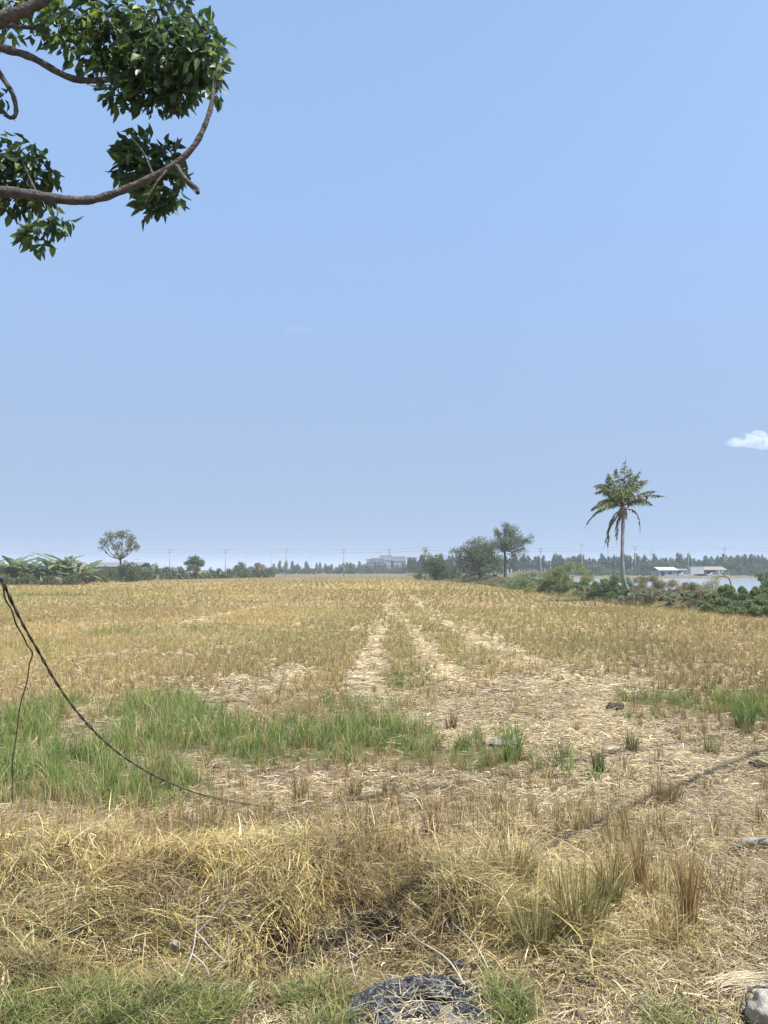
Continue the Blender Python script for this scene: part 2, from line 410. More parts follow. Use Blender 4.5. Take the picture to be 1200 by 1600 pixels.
# loose straw --------------------------------------------------------
lt = Blades()
def straw(y0, y1, dens, lo, hi, wid, xmax=None):
    A = (y1*y1-y0*y0)*.5*1.3+2*(y1-y0); n = int(A*dens)
    Y = np.sqrt(rng.uniform(y0*y0, y1*y1, n)); X = rng.uniform(-1, 1, n)*(Y*.5*1.3+1)
    g, b, t, nn, n2 = cover(X, Y)
    clump = sm(.32, .6, fbm(X*1.3, Y*1.3, 41, 4))
    prob = np.clip(.32+.25*sm(12, 16, Y)+.75*b+.75*t-.45*g, .04, 1)*(.25+.75*clump)
    prob = prob*(1-.85*field(HOLES, X, Y)); keep = (rng.random(n) < prob) & (X < bankx(Y))
    X, Y, b, t = X[keep], Y[keep], b[keep], t[keep]; n = len(X)
    L = rng.uniform(lo, hi, n); a = rng.uniform(0, math.pi*2, n); z = H(X, Y)+rng.gamma(1.5, .011, n)
    tilt = rng.normal(0, .10, n)*L
    bend = rng.normal(0, .12, n)*L
    wv = wid*rng.uniform(.5, 1.5, n)
    d = np.stack([np.cos(a), np.sin(a)], 1); pr = np.stack([-d[:, 1], d[:, 0]], 1)
    c = np.array([(.52, .43, .26), (.60, .52, .36), (.38, .30, .19), (.44, .33, .16), (.26, .21, .15)])[rng.choice(5, n, p=[.36, .18, .18, .16, .12])]
    c = c*np.exp(rng.normal(.02, .28, (n, 1)))*(.86+.2*(np.clip(t, 0, 1))[:, None])*(.72+.55*fbm(X*1.1, Y*.8, 431, 4))[:, None]
    Vs = []
    for s, off in ((0, 0), (.5, 1), (1, 0)):
        cx = X+d[:, 0]*L*(s-.5)+pr[:, 0]*bend*off; cy = Y+d[:, 1]*L*(s-.5)+pr[:, 1]*bend*off
        cz = np.maximum(z+tilt*(s-.5)*2+.006*off, H(cx, cy)+.004)
        for q in (-1, 1):
            Vs.append(np.stack([cx+pr[:, 0]*wv*.5*q, cy+pr[:, 1]*wv*.5*q, cz+q*wv*.25], 1))
    Vs = np.stack(Vs, 1).reshape(-1, 3); o = (np.arange(n)*6)[:, None]
    lt.raw(Vs, [o+np.array([[0, 1, 3, 2]]), o+np.array([[2, 3, 5, 4]])], np.repeat(c, 6, 0))
straw(3.9, 8.5, 6500, .03, .17, .0036)
straw(8.5, 15, 1900, .05, .20, .0062)
straw(15, 30, 330, .08, .3, .012)
straw(30, 70, 60, .15, .4, .022)
print('straw verts', lt.n)
tag(lt.build('loose_straw', M['blade']), 'pale threshed straw strewn over the bare soil', 'straw', kind='stuff')

# green grass --------------------------------------------------------
gg = Blades()
def greens(y0, y1, dens, stems, wid, hgt, seg=3):
    A = (y1*y1-y0*y0)*.5*1.3+2*(y1-y0); n = int(A*dens)
    Y = np.sqrt(rng.uniform(y0*y0, y1*y1, n)); X = rng.uniform(-1, 1, n)*(Y*.5*1.3+1)
    g, b, t, nn, n2 = cover(X, Y)
    keep = (rng.random(n) < g**1.1*1.1) & (X < bankx(Y)-.3)
    X, Y, g, nn = X[keep], Y[keep], g[keep], nn[keep]; N = len(X)
    m = np.maximum(3, rng.poisson(stems, N)); idx = np.repeat(np.arange(N), m); tot = len(idx)
    r = np.abs(rng.normal(0, .045, tot)); a = rng.uniform(0, 2*math.pi, tot)
    bx = X[idx]+r*np.cos(a); byy = Y[idx]+r*np.sin(a)
    hc = hgt*(.45+.75*g)*rng.uniform(.6, 1.25, N); h = hc[idx]*rng.uniform(.5, 1.1, tot)
    base = np.stack([bx, byy, H(bx, byy)-.02], 1)
    c = np.array([(.15, .235, .05), (.20, .29, .07), (.11, .17, .04), (.30, .32, .11), (.48, .41, .21)])[rng.choice(5, tot, p=[.27, .24, .15, .18, .16])]
    c = c*np.exp(rng.normal(0, .15, (N, 1)))[idx]*np.exp(rng.normal(0, .12, (tot, 1)))
    ld = rng.uniform(0, 2*math.pi, N)[idx]*.0+rng.uniform(0, 2*math.pi, tot)
    le = h*rng.uniform(.02, .7, tot)
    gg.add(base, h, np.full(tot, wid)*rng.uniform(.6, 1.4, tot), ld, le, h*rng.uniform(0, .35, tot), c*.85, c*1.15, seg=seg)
greens(7.5, 14.5, 42, 15, .0065, .36)
greens(14.5, 34, 7, 10, .014, .28, 2)
greens(34, 140, 1.0, 6, .07, .3, 1)
# low soft grass at the very front
def lowg(n, y0, y1, bl, hgt, wid, cols, thr=.12):
    Y = rng.uniform(y0, y1, n); X = rng.uniform(-1, 1, n)*(Y*.5*1.25+.8)
    f = field(bl, X, Y); k = fbm(X*3, Y*3, 61, 3)
    keep = (rng.random(n) < f*sm(.36, .62, k+.08*f)*1.1)
    X, Y = X[keep], Y[keep]; n = len(X)
    h = hgt*rng.uniform(.4, 1.2, n)*(.6+.8*k[keep]); base = np.stack([X, Y, H(X, Y)-.01], 1)
    c = np.array(cols)[rng.choice(len(cols), n)]*np.exp(rng.normal(0, .18, (n, 1)))
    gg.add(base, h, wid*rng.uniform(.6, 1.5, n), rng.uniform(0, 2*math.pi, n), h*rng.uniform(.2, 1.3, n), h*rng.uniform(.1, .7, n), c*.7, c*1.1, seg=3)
lowg(110000, 3.7, 5.3, LOWGREEN, .19, .0055, [(.17, .25, .05), (.21, .28, .07), (.26, .29, .10), (.38, .33, .16), (.13, .20, .05), (.42, .36, .2), (.25, .2, .1)])
lowg(30000, 5.2, 6.9, LOWGREEN, .30, .0055, [(.13, .15, .04), (.17, .19, .06), (.27, .23, .09), (.30, .24, .11)])
print('green verts', gg.n)
tag(gg.build('green_grass', M['grass']), 'fresh green grass growing in patches among the stubble and along the near edge', 'grass', kind='stuff')

# tangled dry grass mat on the low ridge in front ---------------------
mt = Blades()
def tangle(n, y0, y1, prob, lo, hi, wid, zscale, cols, cp_=None):
    Y = rng.uniform(y0, y1, n); X = rng.uniform(-1, 1, n)*(Y*.5*1.25+.8)
    p = prob(X, Y)*(1-.93*np.clip(field(HOLES, X, Y)+.5*(fbm(X*7, Y*7, 401, 2)-.5)*(field(HOLES, X, Y) > .05), 0, 1)); keep = rng.random(n) < p
    X, Y = X[keep], Y[keep]; n = len(X)
    mound = sm(.3, .7, fbm(X*1.6, Y*1.6, 88, 3))
    zt = H(X, Y)+zscale*mound*rng.uniform(0, 1, n)**.7
    L = rng.uniform(lo, hi, n); a = rng.uniform(0, 2*math.pi, n)+.0
    # flow: tufts fall over in a common direction locally
    fl = 2*math.pi*fbm(X*.9, Y*.9, 101, 2)*1.6; a = np.where(rng.random(n) < .6, fl+rng.normal(0, .5, n), a)
    el = rng.normal(.16, .36, n)
    c = np.array(cols)[rng.choice(len(cols), n, p=cp_)]*np.exp(rng.normal(0, .25, (n, 1)))
    f1 = sm(.40, .62, fbm(X*1.5, Y*1.5, 171, 3))[:, None]; f2 = sm(.45, .65, fbm(X*1.1, Y*1.6, 181, 3))[:, None]
    c = c*(1-f1*.75)+c*np.array((1.16, 1.12, 1.02))*f1*.75; c = c*(1-f2*.8)+c*np.array((.55, .50, .52))*f2*.8
    base = np.stack([X, Y, zt], 1)
    h = L*np.sin(el)
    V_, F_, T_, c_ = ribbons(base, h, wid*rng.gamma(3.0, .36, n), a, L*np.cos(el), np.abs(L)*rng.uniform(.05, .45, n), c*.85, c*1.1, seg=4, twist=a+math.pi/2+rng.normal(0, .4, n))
    zz = H(V_[:, 0], V_[:, 1]); V_[:, 2] = np.maximum(V_[:, 2], zz+.004)
    mt.raw(V_, F_+[T_], c_)
SACKZ = blobs([(672, 1590, 120, 75, 1)])
def pm(X, Y):
    w_ = 1.0*(fbm(X*.7, Y*.2, 21)-.5)
    e = np.exp(-((Y-5.85-w_*.5)/np.where(Y < 5.85, .85, .75))**2)*(1-.9*sm(1.0, 2.6, X-.35*(Y-5)))*(1-.85*field(SACKZ, X, Y))
    return np.clip(e*(.12+1.3*sm(.36, .60, fbm(X*2.1, Y*2.1, 71, 3))), 0, 1)
def pf(X, Y):
    return (.55*np.exp(-((Y-7.0)/.8)**2)+.5*np.exp(-((Y-4.6)/.6)**2))*sm(.4, .62, fbm(X*1.6, Y*1.6, 73, 3))
GOLD = [(.56, .435, .20), (.66, .55, .30), (.42, .32, .13), (.28, .27, .09), (.22, .155, .085), (.76, .67, .43)]
tangle(120000, 4.4, 7.2, pm, .08, .36, .0042, .22, GOLD, [.22, .14, .22, .18, .16, .08])
tangle(70000, 3.8, 8.4, pf, .10, .40, .0042, .12, GOLD, [.15, .15, .2, .1, .3, .1])
def psl(X, Y):
    w_ = .5*(fbm(X*.8, 5+X*0, 23)-.5)
    e = np.exp(-((Y-5.05-w_)/.45)**2)*(1-.9*sm(.2, 1.2, X-.35*(Y-5)))*(1-.9*field(SACKZ, X, Y))
    return np.clip(e*(.25+1.1*sm(.38, .60, fbm(X*3.1, Y*3.1, 271, 3))), 0, 1)
OLV = [(.30, .25, .10), (.22, .19, .075), (.38, .31, .14), (.17, .13, .07), (.20, .20, .07), (.48, .41, .22)]
tangle(100000, 4.3, 6.0, psl, .08, .34, .0042, .24, OLV, [.22, .2, .2, .16, .14, .08])
tangle(60000, 3.9, 8.2, lambda X, Y: np.clip(sm(.4, 1.5, X-.3*(Y-5))*.8*sm(.42, .6, fbm(X*2.6, Y*2.6, 371, 3)), 0, 1), .06, .26, .0032, .05, [(.50, .42, .25), (.42, .34, .19), (.33, .26, .15), (.24, .2, .12), (.30, .26, .1), (.6, .52, .35)], [.2, .2, .2, .15, .15, .1])
n = 14000; Y = rng.uniform(4.9, 8.8, n); X = rng.uniform(-4.8, 5.2, n)
k = fbm(X*3.2, Y*3.2, 511, 2); keep = rng.random(n) < sm(.60, .74, k)*(.35+.65*sm(.8, 1.6, X)*(1-sm(2.6, 3.4, X))); X = X[keep]; Y = Y[keep]; n = len(X)
c = np.array([(.50, .33, .14), (.42, .26, .11), (.58, .45, .24), (.34, .23, .11), (.24, .23, .08)])[rng.choice(5, n)]*np.exp(rng.normal(0, .25, (n, 1))); h = rng.uniform(.12, .44, n)
mt.add(np.stack([X, Y, H(X, Y)], 1), h, rng.uniform(.004, .009, n), rng.uniform(0, 6.28, n), h*rng.gamma(1.3, .2, n), h*rng.uniform(0, .2, n), c*.7, c, seg=3)
# upright weeds in the mat
n = 9000; Y = rng.uniform(5.2, 7.6, n); X = rng.uniform(-4.6, 2.6, n)
k = sm(.5, .66, fbm(X*1.9, Y*1.9, 131, 3)); keep = rng.random(n) < k; X = X[keep]; Y = Y[keep]; n = len(X)
c = np.array(GOLD)[rng.choice(5, n)]*np.exp(rng.normal(0, .2, (n, 1))); h = rng.uniform(.12, .42, n)
mt.add(np.stack([X, Y, H(X, Y)], 1), h, rng.uniform(.003, .007, n), rng.uniform(0, 6.28, n), h*rng.uniform(0, .6, n), h*rng.uniform(0, .3, n), c*.7, c, seg=3)
print('mat verts', mt.n)
tag(mt.build('dry_grass', M['blade']), 'matted golden dry grass heaped along the low near ridge', 'dry grass', kind='stuff')

# soil clods ----------------------------------------------------------
def lump(r, seed, sq=.6, sub=1):
    import bmesh
    bm = bmesh.new(); bmesh.ops.create_icosphere(bm, subdivisions=sub+1, radius=1)
    V = np.array([v.co[:] for v in bm.verts]); F = np.array([[v.index for v in f.verts] for f in bm.faces]); bm.free()
    nse = .7+.6*fbm(V[:, 0]*1.7+seed*3.1+V[:, 2]*1.3, V[:, 1]*1.7+seed+V[:, 2]*.9, seed, 3)
    V = V*nse[:, None]*r*np.array([1, .8, sq]); return V, F
cl = MB()
for k in range(2600):
    y = random.uniform(4.2, 20)**1.0; x = random.uniform(-1, 1)*(y*.6+1)
    bb = cover(np.array([x]), np.array([y])); bare = float(bb[1][0])
    if random.random() > .12+.6*bare: continue
    r = random.uniform(.008, .04)*(1 if random.random() < .9 else 1.6)
    V, F = lump(r, k, .55, 0); V = V+np.array([x, y, float(H(x, y))+r*.1])
    s = random.uniform(.8, 1.3); cl.add(V, [F], (.12*s, .095*s, .075*s))
M['soil'] = mat('soil', attr=True, rough=.95, bump=.6, bscale=60, spec=.1)
tag(cl.build('soil_crumbs', M['soil'], smooth=False), 'small grey brown crumbs of dried mud on the bare ground', 'soil', kind='stuff')

# ------------------------------------------------------------------ single tufts standing out on the bare ground
def tuft(px, py, hpx, wpx, label, cols, name='stubble_tuft', cat='stubble tuft', nst=90, spread=.25, green=False):
    x, y = G(px, py); z = float(H(x, y)); d = math.hypot(y, CH)
    h = hpx/1200*y; r = wpx/1200*y*.5
    root = thing(name, (x, y, z), label, cat)
    n = nst; a = rng.uniform(0, 2*math.pi, n); rr = r*.62*np.sqrt(rng.random(n))
    base = np.stack([rr*np.cos(a), rr*np.sin(a)*.8, np.full(n, -.02)], 1)
    c = np.array(cols)[rng.choice(len(cols), n)]*np.exp(rng.normal(0, .2, (n, 1)))
    hh = h*rng.uniform(.45, 1.05, n)
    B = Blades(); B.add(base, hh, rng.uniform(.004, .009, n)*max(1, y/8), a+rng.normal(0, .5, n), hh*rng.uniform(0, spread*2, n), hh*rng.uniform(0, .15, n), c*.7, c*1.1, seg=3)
    B.build('stems', M['grass' if green else 'blade'], root)
    n = nst//2; a = rng.uniform(0, 2*math.pi, n); rr = r*1.1*np.sqrt(rng.random(n)); base = np.stack([rr*np.cos(a), rr*np.sin(a), np.full(n, .01)], 1)
    c = np.array([(.22, .16, .10), (.35, .27, .16)])[rng.choice(2, n)]
    B = Blades(); hh = h*rng.uniform(.08, .3, n)
    B.add(base, hh, np.full(n, .006), a, hh*rng.uniform(.3, 1.6, n), hh*.4, c, c, seg=3); B.build('dead_leaves', M['blade'], root)
    return root
BR = [(.30, .21, .11), (.38, .29, .15), (.22, .16, .09), (.30, .25, .10)]
GR = [(.11, .17, .05), (.15, .20, .06), (.09, .12, .05)]
OR = [(.44, .28, .12), (.52, .38, .18), (.40, .27, .13), (.30, .2, .1)]
tuft(1046, 1258, 52, 62, 'broad brown stubble tuft alone on the straw right of the field', BR, nst=150)
tuft(986, 1180, 50, 34, 'small stubble tuft green brown with a dark base below the dark clod', BR+GR[:2], nst=90)
tuft(935, 1213, 58, 24, 'narrow upright dark green tuft on a bare muddy spot', GR+[(.22, .2, .09)], nst=80, green=True, spread=.12)
tuft(1076, 1452, 168, 34, 'tall orange brown straw tuft on the right with pointed stalks', OR, nst=110, spread=.12)
tuft(1000, 1385, 108, 30, 'orange stalks just left of the tallest straw tuft', OR, nst=70, spread=.14)
tuft(878, 1190, 42, 36, 'thin sparse green weed left of the narrow dark tuft', GR+BR[:1], nst=40, green=True)
tuft(1085, 1385, 52, 60, 'low faded orange stubble right of the tall orange tuft', OR+BR[:2], nst=90)
tuft(1112, 1180, 45, 40, 'sparse brown and green tuft beneath the right hand green patch', BR+GR[:1], nst=60)
tuft(1165, 1140, 50, 46, 'bushy bright green grass tuft near the right edge of the field', [(.12, .21, .05), (.16, .25, .06), (.1, .16, .05)], nst=140, green=True)
tuft(800, 1190, 48, 40, 'green grass tuft at the end of the green band by grey scraps', [(.12, .2, .05), (.15, .23, .06), (.25, .24, .1)], nst=100, green=True)
tuft(704, 1142, 34, 26, 'small brown stubble stump right of the green band', BR, nst=60)
tuft(555, 1245, 0+48, 24, 'short brown stubble stump in front of the green band', BR, nst=70)
tuft(468, 1252, 60, 26, 'dark brown stubble stump beside the end of the black rope', BR, nst=70)
tuft(608, 1245, 46, 30, 'stubble stump with pale tips just below the green band middle', BR+[(.5, .42, .25)], nst=70)
tuft(676, 1315, 60, 40, 'reddish brown stubble tuft in front of the muddy strip', [(.36, .22, .12), (.28, .18, .1)], nst=80)
tuft(575, 1325, 75, 60, 'wide olive and brown stubble tuft right behind the dry ridge', BR+GR[:1], nst=120)
tuft(330, 1310, 70, 46, 'brown stubble tuft on the left behind the golden dry mat', BR, nst=90)

OL = [(.22, .22, .07), (.16, .18, .05), (.34, .29, .11), (.12, .14, .045), (.42, .34, .16)]
tuft(905, 1470, 140, 110, 'broad olive green clump with a dark base at the right end of the dry ridge', OL+GOLD[:3], 'grass_clump', 'grass clump', 260, .28)
tuft(835, 1480, 110, 90, 'green leaning clump above the dark hollow right of the muddy sack', OL+GOLD[:2], 'grass_clump', 'grass clump', 200, .35, green=True)
tuft(955, 1420, 110, 50, 'upright straw and green stalks between the olive clump and the orange stalks', OL+OR[:2], 'grass_clump', 'grass clump', 170, .25)
tuft(800, 1400, 90, 90, 'golden fluffy clump on the crest of the dry ridge right of centre', GOLD, 'grass_clump', 'grass clump', 300, .5)
tuft(1040, 1470, 60, 60, 'low frayed straw clump just left of the tallest straw tuft base', GOLD[:4]+BR[:1], 'grass_clump', 'grass clump', 200, .6)
# ------------------------------------------------------------------ tubes from pixels
def pix(pts): return [P(a, b, y) for a, b, y in pts]

# overhanging tree -----------------------------------------------------
def leafset(centers, radii, n, L, W, cols, dirbias=(0, 0, -1), bias=.7, parent=None, name='leaves', m=None, shell=.35, flat=.25, twigs=True):
    cs = np.array([tuple(c) for c in centers]); rs = np.array(radii)
    if rs.ndim == 1: rs = np.stack([rs]*3, 1)
    vol = rs.prod(1)**(2/3); i = rng.choice(len(cs), n, p=vol/vol.sum())
    d = rng.normal(0, 1, (n, 3)); d /= np.linalg.norm(d, axis=1)[:, None]
    rad = (shell+(1-shell)*rng.random(n)**.6)
    p = cs[i]+d*rs[i]*rad[:, None]
    ax = d*.6+np.array(dirbias)*bias+rng.normal(0, .45, (n, 3)); ax /= np.linalg.norm(ax, axis=1)[:, None]
    s = np.cross(ax, rng.normal(0, 1, (n, 3))); s /= np.linalg.norm(s, axis=1)[:, None]
    nr = np.cross(ax, s)
    l = L*rng.uniform(.6, 1.25, n)[:, None]; w_ = W*rng.uniform(.7, 1.2, n)[:, None]
    c = np.array(cols)[rng.choice(len(cols), n)]*np.exp(rng.normal(0, .18, (n, 1)))
    Vs = [p, p+ax*l*.35+s*w_*.5+nr*w_*flat, p+ax*l*.40+nr*0, p+ax*l*.35-s*w_*.5+nr*w_*flat, p+ax*l*.7+s*w_*.33+nr*w_*flat*.5-nr*l*.04, p+ax*l*.7-s*w_*.33+nr*w_*flat*.5-nr*l*.04, p+ax*l-nr*l*.12, p+ax*l*.7-nr*l*.05]
    V = np.stack(Vs, 1).reshape(-1, 3); o = (np.arange(n)*8)[:, None]
    F4 = [o+np.array([[1, 4, 7, 2]]), o+np.array([[2, 7, 5, 3]])]; F3 = [o+np.array([[0, 1, 2]]), o+np.array([[0, 2, 3]]), o+np.array([[4, 6, 7]]), o+np.array([[7, 6, 5]])]
    F = [np.concatenate(F4), np.concatenate(F3)]
    return link(name, npmesh(name, V, F, np.repeat(c, 8, 0)), parent, m or M['gloss_leaf']), p
YB = 2.95
tr = thing('overhanging_tree', (0, 0, 0), 'leafy tree reaching into the top left corner with curved bare branches and dark green leaves', 'tree')
tr.location = (-3.6, 2.6, 0.6)
bpy.context.view_layer.update()
off = -Vector(tr.location)
def br(pts, r, name='branch'):
    b = MB(); p = spline([Vector(q)+off for q in pix(pts)], 6); m = len(p)
    rr = [r[0]+(r[1]-r[0])*i/(m-1) for i in range(m)]; rr = [x*(1+.09*math.sin(i*1.7)+random.uniform(-.05, .05)) for i, x in enumerate(rr)]
    b.tube(p, rr, 10, wob=.05); return b.build(name, M['bark'], tr, True, cols=False)
tb = MB(); tp = spline([Vector((-3.6, 2.6, .3)), Vector((-3.5, 2.7, 1.6)), Vector((-3.2, 2.75, 2.9)), Vector((-3.0, 2.8, 4.3)), Vector((-2.7, 2.9, 6.0))], 6)
tb.tube([p+off for p in tp], [.2-.1*i/(len(tp)-1) for i in range(len(tp))], 14, wob=.04); tb.build('trunk', M['bark'], tr, True, cols=False)
br([(-720, 420, 2.75), (-400, 330, 2.85), (-120, 298, 2.95), (0, 299, 2.95), (60, 306, 2.95), (110, 313, 2.95), (150, 311, 2.95), (200, 294, 2.95), (262, 264, 2.95), (300, 232, 2.95), (320, 196, 2.95), (331, 158, 2.97), (334, 110, 3.0), (322, 60, 3.02), (300, 20, 3.0)], (.025, .004))
br([(275, 258, 2.95), (290, 280, 2.94), (307, 294, 2.93), (309, 303, 2.93)], (.010, .008))
br([(-700, 40, 2.8), (-300, 20, 3.1), (-100, 42, 3.1), (0, 74, 3.1), (50, 90, 3.1), (115, 123, 3.1), (180, 122, 3.1), (230, 100, 3.12), (270, 60, 3.1)], (.022, .008))
br([(-700, 300, 2.8), (-200, 150, 2.8), (-10, 36, 2.8), (30, 20, 2.8), (75, -8, 2.8), (160, -90, 2.8)], (.03, .02))
br([(-120, 10, 3.2), (-40, 60, 3.2), (0, 116, 3.2), (20, 148, 3.2), (25, 176, 3.2), (16, 184, 3.2), (2, 170, 3.2)], (.014, .007))
br([(140, -60, 3.0), (145, 0, 3.0), (170, 35, 3.0), (198, 62, 3.0), (225, 90, 3.0)], (.006, .004), 'twig')
br([(10, 40, 3.05), (50, 42, 3.05), (85, 30, 3.05), (110, 10, 3.05)], (.009, .005), 'twig')
br([(262, 264, 2.95), (245, 285, 2.9), (225, 320, 2.9)], (.005, .002), 'twig')
br([(240, 275, 2.95), (225, 240, 2.98), (205, 215, 3.0)], (.005, .002), 'twig')
br([(60, 306, 2.95), (45, 275, 3.0), (30, 240, 3.0)], (.005, .002), 'twig')
br([(85, 313, 2.95), (90, 335, 2.93), (75, 370, 2.9)], (.004, .002), 'twig')
DK = [(.06, .11, .035), (.08, .14, .04), (.05, .09, .04), (.13, .20, .045), (.07, .12, .055)]
LI = DK+[(.17, .27, .04), (.20, .31, .05)]
def mass(pts, n, cols=DK, L=.058, W=.029, bias=.7, shell=.2):
    cc = [P(a, b, y)+off for a, b, r, y in pts]; rr = [(r/1200*y, r/1200*y*1.1, r/1200*y) for a, b, r, y in pts]
    o, p = leafset(cc, rr, n, L, W, cols, dirbias=(-.45, 0, -.7), bias=bias, parent=tr, name='leaf_cluster', shell=shell)
    # fine stalks binding the leaves to the cluster centre
    tw = MB(); pp = p[::14]
    for q in pp:
        j = min(range(len(cc)), key=lambda t: (Vector(q)-cc[t]).length); m_ = (Vector(q)+cc[j])*.5+Vector((0, 0, .02))
        tw.tube([cc[j], m_, Vector(q)], [.0028, .002, .0012], 4, caps=False)
    tw.build('leaf_stalks', M['bark'], o, False, cols=False)
mass([(255, 95, 72, 3.1), (210, 70, 60, 3.15), (300, 90, 50, 3.05), (230, 128, 44, 3.1), (185, 145, 26, 3.1), (315, 60, 36, 3.1), (275, 145, 24, 3.1), (325, 115, 24, 3.1)], 1480)
mass([(130, 50, 60, 3.1), (100, 15, 50, 3.1), (170, 20, 55, 3.1), (250, 10, 60, 3.1), (150, 90, 30, 3.1), (90, 58, 22, 3.1)], 600, LI)
mass([(30, -5, 60, 3.1), (-40, -10, 70, 3.1), (8, 55, 18, 3.1)], 380, LI)
mass([(222, 240, 32, 3.2), (250, 290, 38, 3.2), (208, 262, 30, 3.2), (238, 315, 26, 3.2), (270, 250, 26, 3.2), (195, 225, 14, 3.2), (285, 275, 16, 3.15)], 620)
mass([(30, 245, 32, 3.2), (52, 270, 36, 3.2), (5, 280, 38, 3.2), (60, 312, 20, 3.2), (15, 315, 26, 3.2), (-50, 270, 60, 3.2)], 760)
mass([(65, 365, 26, 2.92), (45, 375, 16, 2.92), (95, 345, 16, 2.92), (80, 350, 18, 2.92)], 95)
mass([(0, 180, 14, 3.2), (-30, 165, 30, 3.2), (5, 150, 12, 3.2)], 60)
mass([(345, 90, 16, 3.0), (350, 118, 8, 3.0), (338, 148, 10, 3.0)], 26, LI)

# black net rope ---------------------------------------------------------
rp = thing('net_rope', (-2.75, 5.0, 0), 'black twisted net rope sagging from the left edge down to the straw', 'rope')
ro = -Vector(rp.location)
def strands(pts, r, k, tw, name, taper=1.0):
    p = spline([q+ro for q in pix(pts)], 10); b = MB(); fa = [None]
    for s in range(k):
        o = []
        for i, q in enumerate(p):
            t_ = (p[min(i+1, len(p)-1)]-p[max(i-1, 0)]).normalized(); a_ = (Vector((0, 1, 0))-t_*t_.y).normalized(); c_ = t_.cross(a_)
            an = i*tw+s*2*math.pi/k; o.append(q+(a_*math.cos(an)+c_*math.sin(an))*r*(.8+.25*math.sin(i*.31+s)))
        b.tube(o, [r*(1-(1-taper)*i/len(o)) for i in range(len(o))], 6)
    return b.build(name, M['cable'], rp, True, cols=False)
strands([(-60, 893, 5.0), (-8, 902, 5.0), (3, 908, 5.05), (30, 965, 5.3), (60, 1018, 5.6), (90, 1070, 5.9), (125, 1118, 6.2), (165, 1160, 6.6), (210, 1194, 7.0), (260, 1221, 7.4), (320, 1243, 7.7), (385, 1256, 7.9), (430, 1262, 7.95), (480, 1264, 7.98)], .0068, 2, .9, 'main_rope', .5)
strands([(-60, 893, 4.98), (-4, 904, 4.98), (8, 932, 5.1), (22, 966, 5.25), (36, 996, 5.45), (49, 1018, 5.6), (46, 1042, 5.8), (33, 1100, 6.4), (22, 1170, 7.0), (19, 1220, 7.5), (20, 1256, 8.0)], .006, 1, .5, 'hanging_cord', .7)
V, F = lump(.018, 5, 1.1, 1); kb = MB(); kb.add(V+np.array(tuple(P(2, 904, 5.0)+ro)), [F]); kb.build('knot', M['cable'], rp, True, cols=False)
stake = thing('wooden_stake', (-3.1, 5.0, 0), 'rough wooden stake carrying the net rope', 'stake')
sb = MB(); e = P(-60, 893, 5.0); sb.tube([Vector((0, 0, -.1)), Vector((.02, 0, 1.2)), Vector((e.x+3.1, 0, e.z+.12))], [.035, .03, .027], 8, wob=.05); sb.build('post', M['pale_bark'], stake, True, cols=False)
stake.children[0].name = 'post'

# overhead roadside cables (above the frame; their thin shadows cross the field) -----
def shadow_src(px, py, z): 
    x, y = G(px, py); k = z/math.tan(R(SUN_EL)); az = R(SUN_AZ)
    return Vector((x+math.sin(az)*k, y+math.cos(az)*k, z))
for i, (a, b_2, z, r) in enumerate([((540, 1254), (1200, 1141), 8.0, .034), ((960, 1275), (1200, 1172), 7.6, .030)]):
    p0 = shadow_src(*a, z); p1 = shadow_src(*b_2, z+.2); d = (p1-p0)
    pts = []
    if i == 1: p0 = p0 - d*1.0; d = p1-p0
    for t_ in np.linspace(-3, 4, 40): q = p0+d*t_; pts.append(q)
    b = MB(); b.tube(pts, r, 6, caps=True); o = b.build('overhead_cable', M['wire'], None, True, cols=False)
    tag(o, ['black overhead cable strung above the near edge of the field', 'lower black overhead cable strung above the near edge of the field'][i], 'cable', 'roadside overhead cables')

# ------------------------------------------------------------------ litter on the near ground
M['plastic'] = mat('black_plastic', (.018, .019, .022), noise=(9, (.05, .055, .062)), rough=.33, bump=.6, bscale=22, spec=.5)
M['sack'] = mat('muddy_sack', (.29, .25, .19), noise=(6, (.12, .12, .125)), rough=.7, bump=.5, bscale=40)
M['white_sack'] = mat('white_sack', (.38, .36, .30), noise=(9, (.24, .21, .17)), rough=.6, bump=.5, bscale=30)
gx, gy = G(672, 1590); gz = float(H(gx, gy))
sk = thing('buried_sack', (gx, gy, gz), 'half buried muddy sack with black plastic folds at the bottom edge', 'sack')
n = 60; u, v = np.meshgrid(np.linspace(-1, 1, n), np.linspace(-1, 1, n))
zz = .045*(1-sm(.5, 1.05, np.hypot(u, v)))+.06*(fbm(u*1.6+5, v*1.6, 7, 3)-.5)+.02*np.abs(fbm(u*3, v*2.2, 19, 2)-.5)-.02
V = np.stack([u*.35, v*.28-.03, zz], -1).reshape(-1, 3); ii = (np.arange(n-1)[:, None]*n+np.arange(n-1)[None, :]).ravel()
link('sack_cloth', npmesh('sack_cloth', V, [np.stack([ii, ii+1, ii+n+1, ii+n], 1)], None, True), sk, M['sack'])
fb = MB()
